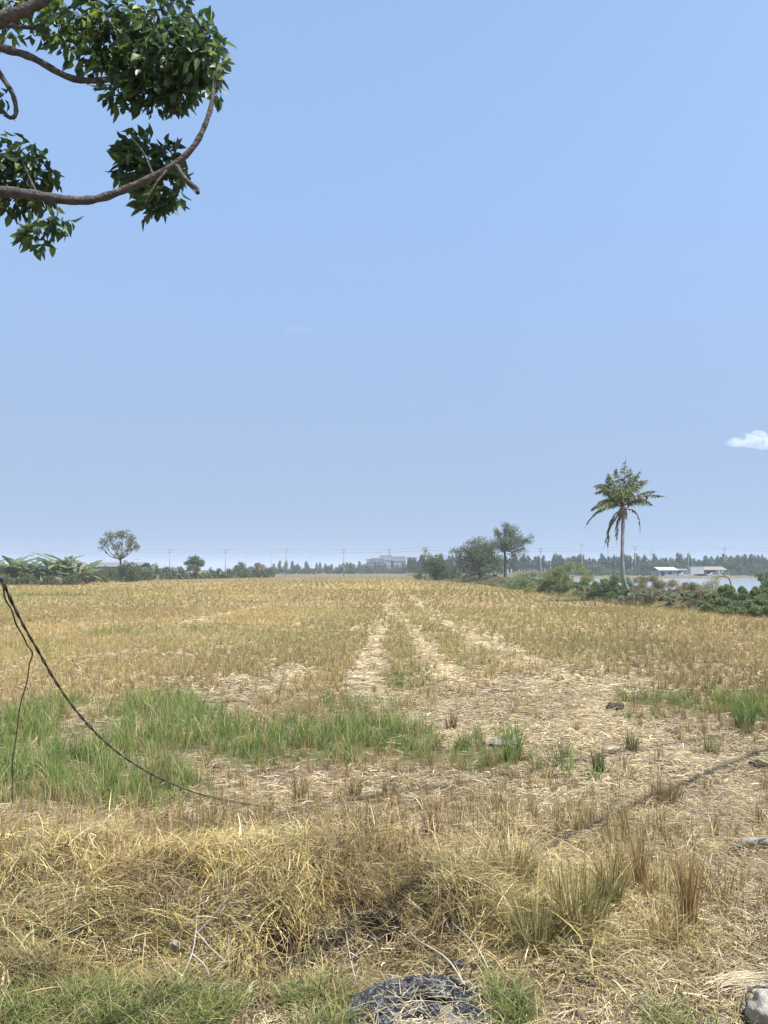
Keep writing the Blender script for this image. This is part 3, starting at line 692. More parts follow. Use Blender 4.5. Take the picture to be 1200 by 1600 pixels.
def film(pts, wd, hgt, seed):        # bunched plastic film: a long strip with sharp irregular creases
    p = spline([Vector(q) for q in pts], 26); m_n = len(p); k = 26; V = []
    for i, q in enumerate(p):
        t_ = (p[min(i+1, m_n-1)]-p[max(i-1, 0)]).normalized(); a_ = t_.cross(Vector((0, 0, 1))).normalized()
        e = min(1, i/8, (m_n-1-i)/8)
        for s in range(k):
            c_ = s/(k-1)*2-1
            n1 = abs(float(fbm(i*.028+seed, c_*3.6+seed, seed, 2))-.5)*2; n2 = abs(float(fbm(i*.07+seed*2, c_*6, seed+5, 2))-.5)*2
            h = hgt*(1-c_*c_)**.7*(.35+.65*e)*(1.25-1.7*n1-.5*n2); sh = .02*(float(fbm(i*.12, c_*2+seed, seed+9, 2))-.5)
            V.append(tuple(q+a_*(c_*wd*(.7+.6*float(vnoise(i*.12+seed, 3.3)))+sh)+Vector((0, 0, h-.02))))
    ii = (np.arange(m_n-1)[:, None]*k+np.arange(k-1)[None, :]).ravel(); fb.add(V, [np.stack([ii, ii+1, ii+k+1, ii+k], 1)])
film([(-.42, -.22, .0), (-.41, -.05, .01), (-.36, .08, .03), (-.25, .17, .04), (-.1, .20, .05), (.05, .21, .06), (.17, .17, .05), (.25, .09, .03)], .060, .085, 3)
film([(-.32, .02, .04), (-.22, .11, .06), (-.06, .15, .08), (.08, .155, .08), (.17, .09, .05)], .035, .06, 8)
film([(-.45, .1, .0), (-.33, .22, .01), (-.15, .28, .02), (.04, .30, .01)], .045, .05, 12)
film([(-.3, -.06, .03), (-.18, .0, .05), (-.05, .03, .055), (.06, .0, .05)], .05, .05, 31)
film([(.12, .03, .04), (.24, -.02, .04), (.33, -.1, .02)], .06, .05, 37)
film([(.24, .2, .0), (.34, .18, .02), (.43, .10, .03), (.44, -.02, .02), (.40, -.18, .0)], .055, .07, 17)
fb.build('plastic_folds', M['plastic'], sk, True, cols=False)
for (a, b_2) in ((716, 1500), (640, 1522), (595, 1528)):
    x, y = G(a, b_2)
    V, F = lump(.045, a, .28, 3); V = V*(1+.5*(fbm(V[:, 0]*50, V[:, 1]*50, a, 3)-.5))[:, None]; fx = MB(); fx.add(V+np.array([x-gx, y-gy, float(H(x, y))-gz+.03]), [F]); fx.build('plastic_scrap', M['plastic'], sk, True, cols=False)

n = 260; B = Blades(); a = rng.uniform(0, 6.28, n); X = rng.uniform(-.4, .4, n); Yy = rng.uniform(-.25, .36, n); L = rng.uniform(.06, .26, n); c = varcol((.5, .42, .26), n, .2, .04)
B.add(np.stack([X, Yy, .075*(1-sm(.2, .45, np.hypot(X, Yy)))+rng.uniform(.0, .05, n)], 1), L*.08, np.full(n, .0045), a, L, L*.1, c, c, seg=3, twist=a+math.pi/2)
B.build('stray_straw', M['blade'], sk)
gx, gy = G(1192, 1592); gz = float(H(gx, gy))
o = thing('white_sack', (gx+.02, gy-.03, gz), 'rounded white plastic sack with a dark rim in the bottom right corner', 'sack')
V, F = lump(.13, 44, .75, 3); V = V*(1+.16*(fbm(V[:, 0]*22, V[:, 1]*22+V[:, 2]*15, 71, 3)-.5))[:, None]; b = MB(); b.add(V*np.array([.9, 1, 1])+np.array([0, 0, .06]), [F]); b.build('sack_body', M['white_sack'], o, True, cols=False)
b = MB(); b.tube([Vector((-.108*math.cos(t_)*1.02, .10*math.sin(t_), .085+.055*math.sin(t_))) for t_ in np.linspace(-.2, 2.4, 22)], .006, 6, wob=.35); b.build('dark_rim', M['plastic'], o, True, cols=False)
def straw_wisp(px, py, label):
    x, y = G(px, py); root = thing('straw_bundle', (x, y, float(H(x, y))+.02), label, 'straw bundle')
    n = 160; a = rng.normal(.25, .25, n); B = Blades(); L = rng.uniform(.15, .4, n)
    base = np.stack([rng.normal(-.15, .05, n), rng.normal(0, .035, n), rng.uniform(0, .05, n)], 1); c = varcol((.62, .54, .38), n, .12, .03)
    B.add(base, L*.12, np.full(n, .005), a, L, L*.14, c, c, seg=4, twist=a+math.pi/2); B.build('stalks', M['blade'], root)
straw_wisp(1172, 1548, 'pale combed bundle of straw behind the white sack')
M['grey_scrap'] = mat('grey_scrap', (.34, .34, .33), noise=(12, (.16, .15, .14)), rough=.6, bump=.8, bscale=60)
def clod(px, py, wpx, label, name='mud_clod', cat='clod', seed=1, m=None, sq=.6, c=(.085, .07, .058)):
    x, y = G(px, py); r = wpx/1200*y*.55; V, F = lump(r, seed, sq, 3); V = V*(1+.45*(fbm(V[:, 0]/r*3+seed, V[:, 1]/r*3+V[:, 2]/r*2, seed, 3)-.5))[:, None]; b = MB(); b.add(V, [F], np.array(c)*(.7+.7*fbm(V[:, 0]/r*2, V[:, 1]/r*2, seed+4, 3))[:, None])
    o = b.build(name, m or M['soil'], None, False); o.location = (x, y, float(H(x, y))+r*.25); tag(o, label, cat); return o
clod(963, 1112, 24, 'smooth dark grey clod on pale straw right of the field centre', seed=5)
clod(1050, 1149, 16, 'small dark clod at the end of a short strip of dark soil', seed=8)
clod(1032, 1138, 16, 'flat strip of dark soil left of the small dark clod', seed=9, sq=.25)
clod(1001, 1126, 12, 'tiny brownish clod between the two dark clods', seed=10)
for k, (a, b_2, w_) in enumerate([(1185, 1200, 22), (1165, 1203, 14), (1070, 1290, 12), (1100, 1300, 14)]):
    pass
clod(1186, 1203, 24, 'dark crumbly soil lump near the right edge below the cable shadow', seed=13)
clod(786, 1168, 36, 'grey white crumpled scrap beside green grass', 'plastic_scrap', 'scrap', 15, M['grey_scrap'], .16)
clod(274, 1470, 13, 'small shiny white scrap caught in the dry grass at left', 'plastic_scrap', 'scrap', 16, M['white_sack'], .8).location.z += .10
clod(1122, 1598, 26, 'pale flat stone near the bottom right corner', 'stone', 'stone', 19, M['white_sack'], .3)
# bark piece
x, y = G(1180, 1332); b = MB()
b.tube([Vector((-.2, -.05, .03)), Vector((-.08, .01, .07)), Vector((.1, .02, .065)), Vector((.3, -.01, .05))], [.012, .03, .035, .02], 8, wob=.2)
o = b.build('bark_piece', M['pale_bark'], None, True, cols=False); o.location = (x, y, float(H(x, y))); tag(o, 'weathered brown piece of wood lying on straw at the right edge', 'wood')
# forked dead twigs
def twig(px, py, pts, label, r=.006):
    x, y = G(px, py); z = float(H(x, y)); b = MB(); root = Vector((x, y, z))
    Y0 = y
    for ln in pts:
        q = [P(a, c, Y0+dy)-root for a, c, dy in ln]; p = spline(q, 5); b.tube(p, [r*(1-.7*i/len(p)) for i in range(len(p))], 6, wob=.1)
    o = b.build('dead_twig', M['twig'], None, True, cols=False); o.location = root; tag(o, label, 'twig', None)
M['twig'] = mat('twig', (.50, .45, .38), noise=(30, (.32, .28, .22)), rough=.9)
twig(272, 1552, [[(272, 1552, 0), (285, 1525, .06), (300, 1490, .12), (306, 1455, .2), (308, 1425, .25)], [(300, 1490, .12), (322, 1512, .12), (330, 1545, .12)], [(306, 1455, .2), (328, 1480, .2), (352, 1502, .2)], [(306, 1460, .2), (325, 1440, .2), (345, 1415, .2), (365, 1388, .2)], [(285, 1525, .06), (268, 1512, .1), (262, 1500, .1)], [(330, 1520, .1), (352, 1500, .12)]],
     'forked bleached twig leaning in the grass at lower left')
twig(560, 1545, [[(560, 1550, 0), (548, 1500, .1), (540, 1455, .2)], [(548, 1500, .1), (565, 1480, .1), (575, 1460, .1)]], 'single pale upright stalk left of the muddy sack', .005)
twig(735, 1560, [[(735, 1555, 0), (700, 1500, .2), (655, 1470, .4), (640, 1455, .5)], [(770, 1530, .1), (745, 1480, .2), (705, 1440, .5)]], 'long pale bent stalks above the muddy sack', .006)
twig(20, 1480, [[(8, 1495, 0), (80, 1470, .1), (160, 1434, .2), (200, 1428, .3)]], 'long bent pale stalk in the dry grass at far left', .005)
twig(430, 1525, [[(360, 1555, 0), (358, 1500, 0), (357, 1460, .05)]], 'thin vertical dry stalk beside the dark hollow', .004)

# ------------------------------------------------------------------ vegetation builders
def tree(name, label, cat, base, hgt, lobes, nleaf, L, W, cols, trunk_r, group=None, bark='bark', fork=.45, limbs=True, lm='leaf', shell=.1, tilt=0., bias=.2):
    """lobes: (x, y, z, rx, ry, rz) relative to the base"""
    root = thing(name, base, label, cat, group)
    b = MB(); top = Vector((tilt, 0, hgt*fork))
    b.tube(spline([Vector((0, 0, -.3)), Vector((trunk_r*.3, 0, hgt*fork*.4)), top], 4), [trunk_r*(1.2-.35*i/8) for i in range(9)], 8, wob=.08)
    if limbs:
        for (x, y, z, rx, ry, rz) in lobes:
            e_ = Vector((x, y, z)); mid = top.lerp(e_, .5)+Vector((random.uniform(-.1, .1)*hgt*.3, 0, -.05*hgt))
            s_ = top if z > top.z else Vector((0, 0, z*.6))
            p = spline([s_, mid if z > top.z else s_.lerp(e_, .5), e_], 4); b.tube(p, [trunk_r*(.6-.5*i/(len(p)-1)) for i in range(len(p))], 6, wob=.1)
            for k in range(3):
                f_ = e_+Vector((random.uniform(-1, 1)*rx, random.uniform(-1, 1)*ry, random.uniform(-.3, 1)*rz))*.75
                b.tube([p[len(p)//2+1], p[len(p)//2+1].lerp(f_, .5)+Vector((0, 0, .03*hgt)), f_], [trunk_r*.25, trunk_r*.17, trunk_r*.08], 5)
    b.build('trunk', M[bark], root, True, cols=False)
    # many small leaf clumps inside the lobes
    cc, rr = [], []
    for (x, y, z, rx, ry, rz) in lobes:
        k = max(6, int(9*(rx*rz)**.5))
        for j in range(k):
            d = rng.normal(0, 1, 3); d /= np.linalg.norm(d); d *= rng.random()**.4
            s_ = rng.uniform(.34, .62); cc.append((x+d[0]*rx*.85, y+d[1]*ry*.85, z+d[2]*rz*.85)); rr.append((rx*s_, ry*s_, rz*s_*.8))
    o, _ = leafset(cc, rr, int(nleaf*1.5), L, W, cols, bias=bias, parent=root, name='crown', m=M[lm], shell=shell, flat=.15)
    return root
def m_(px, Y): return px/1200*Y
def lobpx(bx_, by_, Y, lst):         # (px,py,rpx[,rpy]) -> lobes relative to the base
    o = []; b0 = P(bx_, by_, Y)
    for q in lst:
        px, py, r = q[:3]; r2 = q[3] if len(q) > 3 else r
        c = P(px, py, Y); dy = random.uniform(-1, 1)*m_(r, Y)*.8
        o.append((c.x-b0.x, dy, c.z-(0), m_(r, Y), m_(r, Y), m_(r2, Y)))
    return o
def gb(px, Y): 
    x = (px-600)/1200*Y*1.0; x = P(px, 890, Y).x; return (x, Y, float(H(x, Y, False)))

GRN = [(.10, .145, .055), (.075, .115, .045), (.12, .165, .065), (.15, .19, .08)]
DGR = [(.08, .125, .055), (.10, .15, .06), (.065, .10, .045), (.12, .165, .07)]
GRY = [(.20, .22, .14), (.17, .195, .12), (.24, .26, .17), (.14, .165, .10)]

# left rounded open tree
Y = 150; tree('shade_tree', 'airy rounded tree with visible limbs standing above the hedge at left', 'tree', gb(188, Y), 9.8,
     lobpx(188, 905, Y, [(172, 838, 12, 9), (192, 836, 14, 9), (206, 845, 10, 8), (180, 852, 10, 7), (200, 858, 11, 7), (163, 848, 8, 8), (212, 852, 7, 8), (158, 856, 5, 4), (190, 868, 9, 6)]), 1300, .34, .2, GRY+GRN[:2], .22, bark='bark', fork=.45, bias=.1)
def bush(name, label, px, Y, topy, wpx, cols, n=900, L=.16, W=.07, group=None, cat='bush', stems=True, lobn=None, squash=1.):
    x, y, z = gb(px, Y); top = P(px, topy, Y).z-z; hw = m_(wpx, Y)*.5
    root = thing(name, (x, y, z), label, cat, group)
    cc, rr = [], []
    k = lobn or max(7, int(hw*4))
    for j in range(k*3):
        a = random.uniform(-1, 1); b0 = random.uniform(-.8, .8); hh = top*1.05*(1-.5*a*a)*random.uniform(.72, 1.05)
        r = random.uniform(.14, .26)*min(top, hw*2)
        zc = hh-r*1.0 if j % 2 else random.uniform(.1, .9)*hh-r*.5; zc = max(zc, r*.4)
        cc.append((a*hw*.92, b0*hw*.7, zc)); rr.append((r, r, r))
    o, p = leafset(cc, rr, int(n*1.5), L*1.15, W*1.25, cols, dirbias=(0, 0, .6), bias=.5, parent=root, name='foliage', m=M['leaf'], shell=.1, flat=.15)
    b = MB()
    for c in cc[::2]:
        b.tube([Vector((c[0]*.35, c[1]*.35, -.1)), Vector((c[0]*.7, c[1]*.7, c[2]*.5)), Vector(c)], [.03, .02, .01], 4, caps=False)
    b.build('stems', M['bark'], root, False, cols=False)
    return root
for k, (px, ty) in enumerate([(148, 887), (164, 885), (178, 888), (214, 885), (228, 886)]):
    bush('shrub', 'olive shrub in the low hedge in front of the long barn', px, 165, ty, 22, GRN+GRY[:1], 600, .3, .17, 'olive shrubs in front of the long barn', 'shrub')
bush('bush', 'dense dark bush at the foot of the airy rounded tree', 196, 146, 876, 34, DGR, 1300, .3, .16)
# small round tree
Y = 205; tree('round_tree', 'small compact dark round tree above the hedge left of centre', 'tree', gb(306, Y), 6.2, lobpx(306, 902, Y, [(306, 877, 12, 8), (298, 880, 8, 6), (314, 880, 8, 6), (306, 888, 9, 5)]), 900, .45, .28, DGR, .2)
Y = 235; tree('round_tree', 'tiny dark tree right of the small compact round tree', 'tree', gb(376, Y), 4.8, lobpx(376, 901, Y, [(376, 883, 6, 4), (372, 888, 6, 4), (381, 888, 6, 4)]), 350, .5, .3, DGR, .15)
Y = 245; tree('dry_tree', 'reddish brown dry tree in the far hedge', 'tree', gb(402, Y), 5.4, lobpx(402, 901, Y, [(402, 884, 8, 6), (394, 889, 8, 5), (411, 889, 7, 5)]), 450, .5, .25, [(.26, .17, .11), (.2, .16, .09), (.3, .21, .15)], .15)
# right group of three trees
Y = 168; tree('leafy_tree', 'dark bushy tree at the left end of the right tree group', 'tree', gb(680, Y), 6.8,
     lobpx(680, 906, Y, [(680, 876, 14, 11), (668, 882, 9, 9), (692, 884, 11, 9), (676, 892, 16, 9), (696, 893, 14, 10), (662, 878, 6, 8), (680, 880, 18, 14), (684, 895, 20, 9)]), 4200, .3, .18, DGR, .25, bias=.1)
Y = 166; tree('sparse_tree', 'thin wispy young tree poking above the dark bushy tree', 'tree', gb(664, Y), 6.5, lobpx(664, 905, Y, [(664, 862, 5, 7), (661, 872, 6, 7), (668, 868, 5, 5)]), 260, .3, .15, GRY, .1)
Y = 140; tree('spreading_tree', 'wide low spreading grey green tree in the middle of the right tree group', 'tree', gb(750, Y), 8.2,
     lobpx(750, 911, Y, [(735, 895, 18, 10), (758, 898, 20, 8), (714, 898, 14, 8), (780, 893, 14, 9), (745, 872, 20, 14), (764, 876, 18, 14), (752, 858, 22, 13), (728, 866, 18, 14), (770, 862, 18, 14), (742, 876, 24, 14), (775, 880, 18, 15), (716, 878, 11, 11), (722, 890, 12, 9), (758, 892, 18, 9), (708, 868, 8, 6), (736, 853, 10, 6), (775, 853, 10, 7)]), 9500, .25, .14, GRY+GRN[:2], .32, bias=.1)
Y = 132; tree('tall_tree', 'tall loose tree with a bare pale trunk at the right end of the tree group', 'tree', gb(789, Y), 9.6,
     lobpx(789, 911, Y, [(790, 829, 11, 8), (800, 840, 14, 11), (782, 842, 10, 9), (812, 852, 12, 9), (795, 858, 14, 8), (826, 850, 7, 9), (776, 834, 7, 6), (806, 868, 12, 8), (829, 843, 5, 5), (790, 848, 14, 11), (806, 850, 14, 11), (784, 862, 12, 9), (818, 862, 8, 8), (798, 832, 12, 9)]), 3600, .25, .14, GRY+GRN[:1], .24, bark='bark', fork=.55, bias=.1)
# undergrowth of the tree group
for k, (px, Y, ty, wd) in enumerate([(655, 178, 893, 14), (712, 160, 893, 20), (735, 150, 897, 22), (812, 128, 896, 22), (697, 165, 890, 14), (773, 140, 899, 18)]):
    bush('shrub', 'low green undergrowth shrub beneath the right tree group', px, Y, ty, wd, GRN+GRY[:1], 420, .26, .13, 'undergrowth beneath the right tree group', 'shrub')

# bank scrub on the right (each bush its own thing)
def bushat(px, Y, ty, wd, cols, label, n=1500, L=.11, W=.05, group=None, name='bush', cat='bush'): return bush(name, label, px, Y, ty, wd*1.2, [(2.0*c[0], 1.85*c[1], 2.0*c[2]) for c in cols], int(n*2.0), L, W, group, cat)
YG = [(.115, .145, .05), (.145, .175, .065), (.09, .12, .045), (.17, .19, .08)]
bushat(830, 96, 890, 60, GRY+YG[:1], 'low grey green scrub left of the large rounded bush on the bank', 2200, .14)
bushat(892, 78, 878, 70, YG, 'large rounded yellow green bush on the bank left of the palm', 4200, .12)
bushat(868, 84, 893, 38, GRN, 'small dark bush tucked left of the large rounded bank bush', 1100, .13)
bushat(945, 64, 906, 46, YG+GRN[:1], 'spreading green bush just left of the palm foot', 2000, .10)
bushat(965, 60, 896, 34, GRN, 'narrow bush directly behind the palm trunk', 1300, .10)
bushat(972, 56, 920, 40, DGR, 'dark low bush wrapped round the palm foot', 1500, .09)
DRB = [(.17, .15, .09), (.15, .13, .075), (.13, .135, .06), (.21, .195, .12)]
bushat(1010, 58, 898, 44, DRB+GRY[:2], 'brown dry scrub with green tops just right of the palm foot', 2000, .10, .03)
bushat(1045, 57, 903, 50, DRB, 'greyish brown leafless scrub right of the palm', 2000, .10, .025)
bushat(1085, 56, 908, 46, DRB+YG[:1], 'faded brown scrub below the white cabin', 1600, .10, .025)
bushat(1112, 50, 898, 30, [(.20, .20, .11), (.14, .16, .08)], 'pale feathery dry bush below the reddish arch', 1000, .09, .025)
bushat(1098, 46, 920, 56, GRY+YG[:2], 'olive bush in front of the pale feathery bush', 2100, .085)
bushat(1140, 44, 915, 60, YG+GRN[:1], 'leafy green bush low on the bank near the right edge', 2600, .08)
bushat(1185, 42, 918, 60, DGR+GRN, 'dark green bush at the right edge of the bank', 2800, .08)
bushat(1232, 40, 905, 70, DGR, 'dark green bush beyond the right edge of the bank', 2000, .09)
Y = 50; tree('young_tree', 'dark small tree leaning in at the right edge above the bank', 'tree', gb(1204, Y), 3.7, lobpx(1204, 930, Y, [(1205, 872, 14, 11), (1192, 888, 11, 9), (1215, 890, 20, 16), (1186, 905, 9, 8), (1203, 912, 18, 12), (1188, 880, 8, 6)]), 2600, .11, .06, DGR, .07, fork=.4)
for (px, Y, ty, wd, cs) in [(815, 92, 900, 44, GRN), (850, 78, 903, 50, YG), (915, 68, 910, 46, GRN), (940, 60, 922, 40, DGR), (1000, 53, 922, 50, GRY+DRB[:1]), (1030, 51, 925, 46, DRB+GRY), (1062, 48, 928, 52, GRY+GRN), (1120, 43, 936, 60, GRN), (1160, 40, 938, 60, DGR+GRN), (1195, 39, 935, 60, GRN), (1075, 54, 910, 40, DRB), (875, 74, 912, 40, DGR)]:
    bushat(px, Y, ty, wd, cs, 'low scrub bush filling the near foot of the bank', 1300, .11, .05, 'low scrub along the near foot of the bank', 'scrub_bush')
# reddish dry arch
x, y, z = gb(1140, 47); b = MB()
b.tube(spline([P(1118, 903, 47), P(1128, 900, 47), P(1139, 904, 47), P(1143, 918, 47)], 6), [.05, .05, .045, .04]+[.04]*15, 6); M['red'] = mat('red_brown', (.30, .15, .12), rough=.8, noise=(8, (.2, .12, .1)))
o = b.build('bent_stem', M['red'], None, True, cols=False); tag(o, 'reddish bent stem arching above the green bank bush', 'stem')
# bank weeds as ground cover
bwd = Blades(); n = 85000; Yv = rng.uniform(22, 200, n); Xv = bankx(Yv)+rng.uniform(-1.0, 6.5, n)*np.where(rng.random(n) < .7, .6, 1)
kk = fbm(Xv*.4, Yv*.25, 141, 3); kp = rng.random(n) < sm(.3, .6, kk)*1.1; Xv, Yv, kk = Xv[kp], Yv[kp], kk[kp]; n = len(Xv)
hh = rng.uniform(.15, .62, n)*(.5+kk); cc_ = np.array([(.14, .17, .07), (.20, .18, .10), (.17, .19, .08), (.12, .15, .06), (.28, .21, .13)])[(kk*7.9).astype(int) % 5]*np.exp(rng.normal(0, .2, (n, 1)))
bwd.add(np.stack([Xv, Yv, H(Xv, Yv, False)-.05], 1), hh, .0008*Yv*rng.uniform(.6, 1.3, n), rng.uniform(0, 6.28, n), hh*rng.uniform(.1, .8, n), hh*.2, cc_*.8, cc_, seg=2)
tag(bwd.build('bank_weeds', M['blade']), 'mixed dry and green weeds covering the raised bank beside the pond', 'weeds', kind='stuff')

# ------------------------------------------------------------------ coconut palm
Y = 57.0; bx0, by0, bz0 = gb(988, Y); bz0 = float(H(bx0, Y, False))
palm = thing('coconut_palm', (bx0, by0, bz0), 'lone coconut palm with wind blown crown and hanging dead fronds on the bank', 'palm tree')
po = -Vector(palm.location)
def pp(px, py, dy=0.): return P(px, py, Y+dy)+po
b = MB(); tp = spline([pp(993, 942), pp(984, 926), pp(975, 905), pp(972.5, 870), pp(973, 835), pp(974, 798)], 7)
b.tube(tp, [.24-.11*min(1, i/12) if i < 12 else .13+.015*math.sin(i*1.5) for i in range(len(tp))], 10, wob=.06); b.build('trunk', M['pale_bark'], palm, True, cols=False)
PG = [(.15, .19, .07), (.20, .24, .09), (.11, .145, .055), (.30, .32, .14)]; PD = [(.27, .2, .12), (.2, .15, .09), (.34, .27, .17)]; PX = [(.12, .13, .05), (.25, .21, .1), (.08, .1, .04)]
def frond(p0, p1, p2, cols, ll=.66, nl=58, hang=.75, side=1.0, wind=-.25, dead=False):
    p0, p1, p2 = map(Vector, (p0, p1, p2)); q = [p0*(1-t)**2+p1*2*t*(1-t)+p2*t*t for t in np.linspace(0, 1, 16)]
    b = MB(); rc = (.20, .17, .08); b.tube(q, [.035-.028*i/15 for i in range(16)], 5, col=rc)
    n = nl*2; B = Blades(); ts = rng.uniform(.12, 1, n); pts = np.array([tuple(p0*(1-t)**2+p1*2*t*(1-t)+p2*t*t) for t in ts])
    tg = np.array([tuple((p1-p0)*2*(1-t)+(p2-p1)*2*t) for t in ts]); tg /= np.linalg.norm(tg, axis=1)[:, None]
    sd_ = np.cross(tg, np.array([0, 0, 1.])+rng.normal(0, .15, (n, 3))); sd_ /= (np.linalg.norm(sd_, axis=1)[:, None]+1e-6); sd_ *= np.where(rng.random(n) < .5, 1, -1)[:, None]*side
    L = ll*np.sin(np.clip(ts*1.02+.08, 0, 1)*math.pi)**.45*rng.uniform(.75, 1.15, n)
    d = sd_*.55+tg*.6+np.array([wind, 0, -hang])*rng.uniform(.3, 1.2, (n, 1)); d /= np.linalg.norm(d, axis=1)[:, None]
    c = np.array(cols)[rng.choice(len(cols), n)]*np.exp(rng.normal(0, .2, (n, 1)))
    wv = np.cross(d, rng.normal(0, 1, (n, 3))); wv /= np.linalg.norm(wv, axis=1)[:, None]
    e1 = pts+d*L[:, None]*.5; e2 = pts+d*L[:, None]+np.array([wind*.2, 0, -.22])*L[:, None]
    Wd = .038; L = L*1.4
    V = np.stack([pts-wv*Wd*.6, pts+wv*Wd*.6, e1-wv*Wd, e1+wv*Wd, e2], 1).reshape(-1, 3); o = (np.arange(n)*5)[:, None]
    B.raw(V, [o+np.array([[0, 1, 3, 2]]), o+np.array([[2, 3, 4]])], np.repeat(c, 5, 0))
    B.raw(np.concatenate(b.v), b.f[:1], np.concatenate(b.c))
    B.build('frond', M['leaf'], palm)
c0 = (973, 792)
FR = [((974, 748), (978, 714), 0, PG, .55), ((990, 742), (1016, 752), .6, PG, .65), ((948, 742), (926, 762), -.4, PG, .65), ((1002, 768), (1022, 792), .5, PG, .6), ((940, 776), (920, 800), 1.0, PG, .6), ((968, 750), (962, 728), .8, PG, .6), ((960, 750), (949, 738), -.6, PG, .6), ((988, 752), (1003, 732), .3, PG, .6), ((984, 745), (995, 740), 1.2, PG, .6), ((980, 752), (986, 728), -1.0, PG, .55),
      ((950, 752), (926, 773), .3, PG, .6), ((955, 762), (936, 756), -.8, PG, .6), ((955, 768), (928, 790), 1.3, PG, .6), ((962, 745), (944, 752), 1.6, PG, .6), ((948, 775), (935, 800), -1.8, PG, .55), ((970, 755), (968, 760), -2.6, PG, .6), ((980, 758), (990, 765), 2.6, PG, .6), ((990, 755), (1006, 752), -1.6, PG, .6),
      ((935, 780), (912, 828), .2, PX, .5), ((1008, 764), (1044, 778), 0, PX, .34), ((1000, 762), (1031, 768), .8, PG, .45), ((995, 775), (1015, 780), -.9, PX, .4)]
for (a, e_, dy, cs, ll) in FR: frond(pp(*c0), pp(a[0], a[1], dy*.5), pp(e_[0], e_[1], dy), cs, ll)
frond(pp(972, 797), pp(948, 800, -.3), pp(950, 868, -.3), PG+PX, .42, 60, .9)
frond(pp(972, 797), pp(955, 810, .4), pp(943, 858, .4), PD+PG, .36, 40, .9)
frond(pp(973, 799), pp(962, 815, -.8), pp(964, 850, -.8), PX, .4, 40, .9)
frond(pp(975, 797), pp(1003, 788), pp(1000, 838), PD, .22, 34, .9)
n = 260; B = Blades(); a = rng.uniform(0, 6.28, n); r = rng.uniform(0, .28, n); q = pp(973, 800); base = np.stack([q.x+r*np.cos(a), q.y+r*np.sin(a), q.z+rng.uniform(-.1, .45, n)], 1); hh = -rng.uniform(.2, .75, n); c = varcol((.42, .31, .18), n)
B.add(base, hh, np.full(n, .05), a, np.full(n, .18), hh*0, c, c*.9, seg=2); B.build('dead_sheath', M['blade'], palm)

# ------------------------------------------------------------------ banana clump at left
def banana_mesh(seed):
    r_ = random.Random(seed); V = []; F = []; Cc = []; n0 = 0
    for k in range(14):
        az = k*2.4+r_.uniform(-.4, .4); L = r_.uniform(1.5, 2.5); up = r_.uniform(.35, 1.35); wd = r_.uniform(.5, .7); z0 = r_.uniform(.7, 2.3)
        col = random.choice([(.13, .19, .06), (.10, .155, .05), (.17, .22, .08), (.08, .12, .04)]) if r_.random() < .85 else (.30, .27, .14)
        for i in range(9):
            t = i/8; x = L*t*math.cos(up*(1-t*.9)); z = z0+L*(.95*math.sin(up)*t-.55*t*t*(1.2-up*.4)); w_ = wd*math.sin(math.pi*min(1, t*.93+.05))**.7*.5
            for s, dz in ((-1, -.10), (0, 0), (1, -.10)):
                V.append((x*math.cos(az)-s*w_*math.sin(az), x*math.sin(az)+s*w_*math.cos(az), z+dz*w_*4+r_.uniform(-.03, .03))); Cc.append(col)
        for i in range(8):
            for s in range(2):
                if r_.random() < .08: continue
                a = n0+i*3+s; F.append((a, a+1, a+4, a+3))
        n0 += 27
    return npmesh('leaves', np.array(V), [np.array(F)], np.array(Cc), True)
M['banana'] = mat('banana_leaf', attr=True, rough=.32, trans=.3, spec=.5)
M['pstem'] = mat('banana_stem', (.16, .17, .08), noise=(6, (.22, .16, .1)), rough=.7)
protos = []
for s in range(4):
    me = banana_mesh(s); me.materials.append(M['banana']); b = MB(); b.tube([Vector((0, 0, -.2)), Vector((.03, 0, 1.1)), Vector((0, 0, 2.2))], [.17, .14, .08], 8)
    sm_ = npmesh('stem', np.concatenate(b.v), b.f, None, True); sm_.materials.append(M['pstem']); protos.append((me, sm_))
bl = []
for row, (Y0, n_, x0, x1) in enumerate([(124, 13, -40, 128), (130, 13, -20, 138), (137, 9, -60, 132)]):
    for k in range(n_):
        px = x0+(x1-x0)*k/(n_-1)+random.uniform(-4, 4); Y = Y0+random.uniform(-2, 2)
        lab = ('banana plant in the front rank of the banana clump at the left field edge' if row == 0 else 'banana plant behind the front rank of the banana clump at the left field edge')
        root = thing('banana_plant', gb(px, Y), lab, 'banana plant', 'banana plants at the left field edge')
        me, s_ = protos[(k*3+row) % 4]
        link('leaves', me, root); link('stem', s_, root)
        sc = random.uniform(1.05, 1.4)*(1.15 if 15 < px < 35 or 80 < px < 110 else 1); root.scale = (sc, sc, sc); root.rotation_euler.z = random.uniform(0, 6.28)
for k, (px, ty, wd) in enumerate([(5, 893, 30), (40, 896, 34), (75, 897, 36), (110, 897, 30), (140, 884, 30), (155, 888, 30), (130, 892, 26)]):
    bush('shrub', 'low shrub at the foot of the banana clump' if k < 4 else 'olive shrub between the banana clump and the airy tree', px, 119 if k < 4 else 140, ty, wd, (GRN+DRB[:1]), 700, .22, .1, 'shrubs at the foot of the banana clump' if k < 4 else 'olive shrubs right of the banana clump', 'shrub')

# hedge at the far left field edge
for k in range(16):
    px = 214+k*14+random.uniform(-3, 3); Y = np.interp(px, [210, 440], [170, 238])+random.uniform(-3, 3)
    bush('hedge_bush', 'green bush in the far hedge behind the left half of the field', px, Y, np.interp(px, [210, 320, 440], [883, 886, 888])+random.uniform(-3, 3), random.uniform(15, 22), GRN+YG[:1]+(DRB[:1] if k % 4 == 0 else []), 420, .36, .2, 'bushes in the far left hedge')
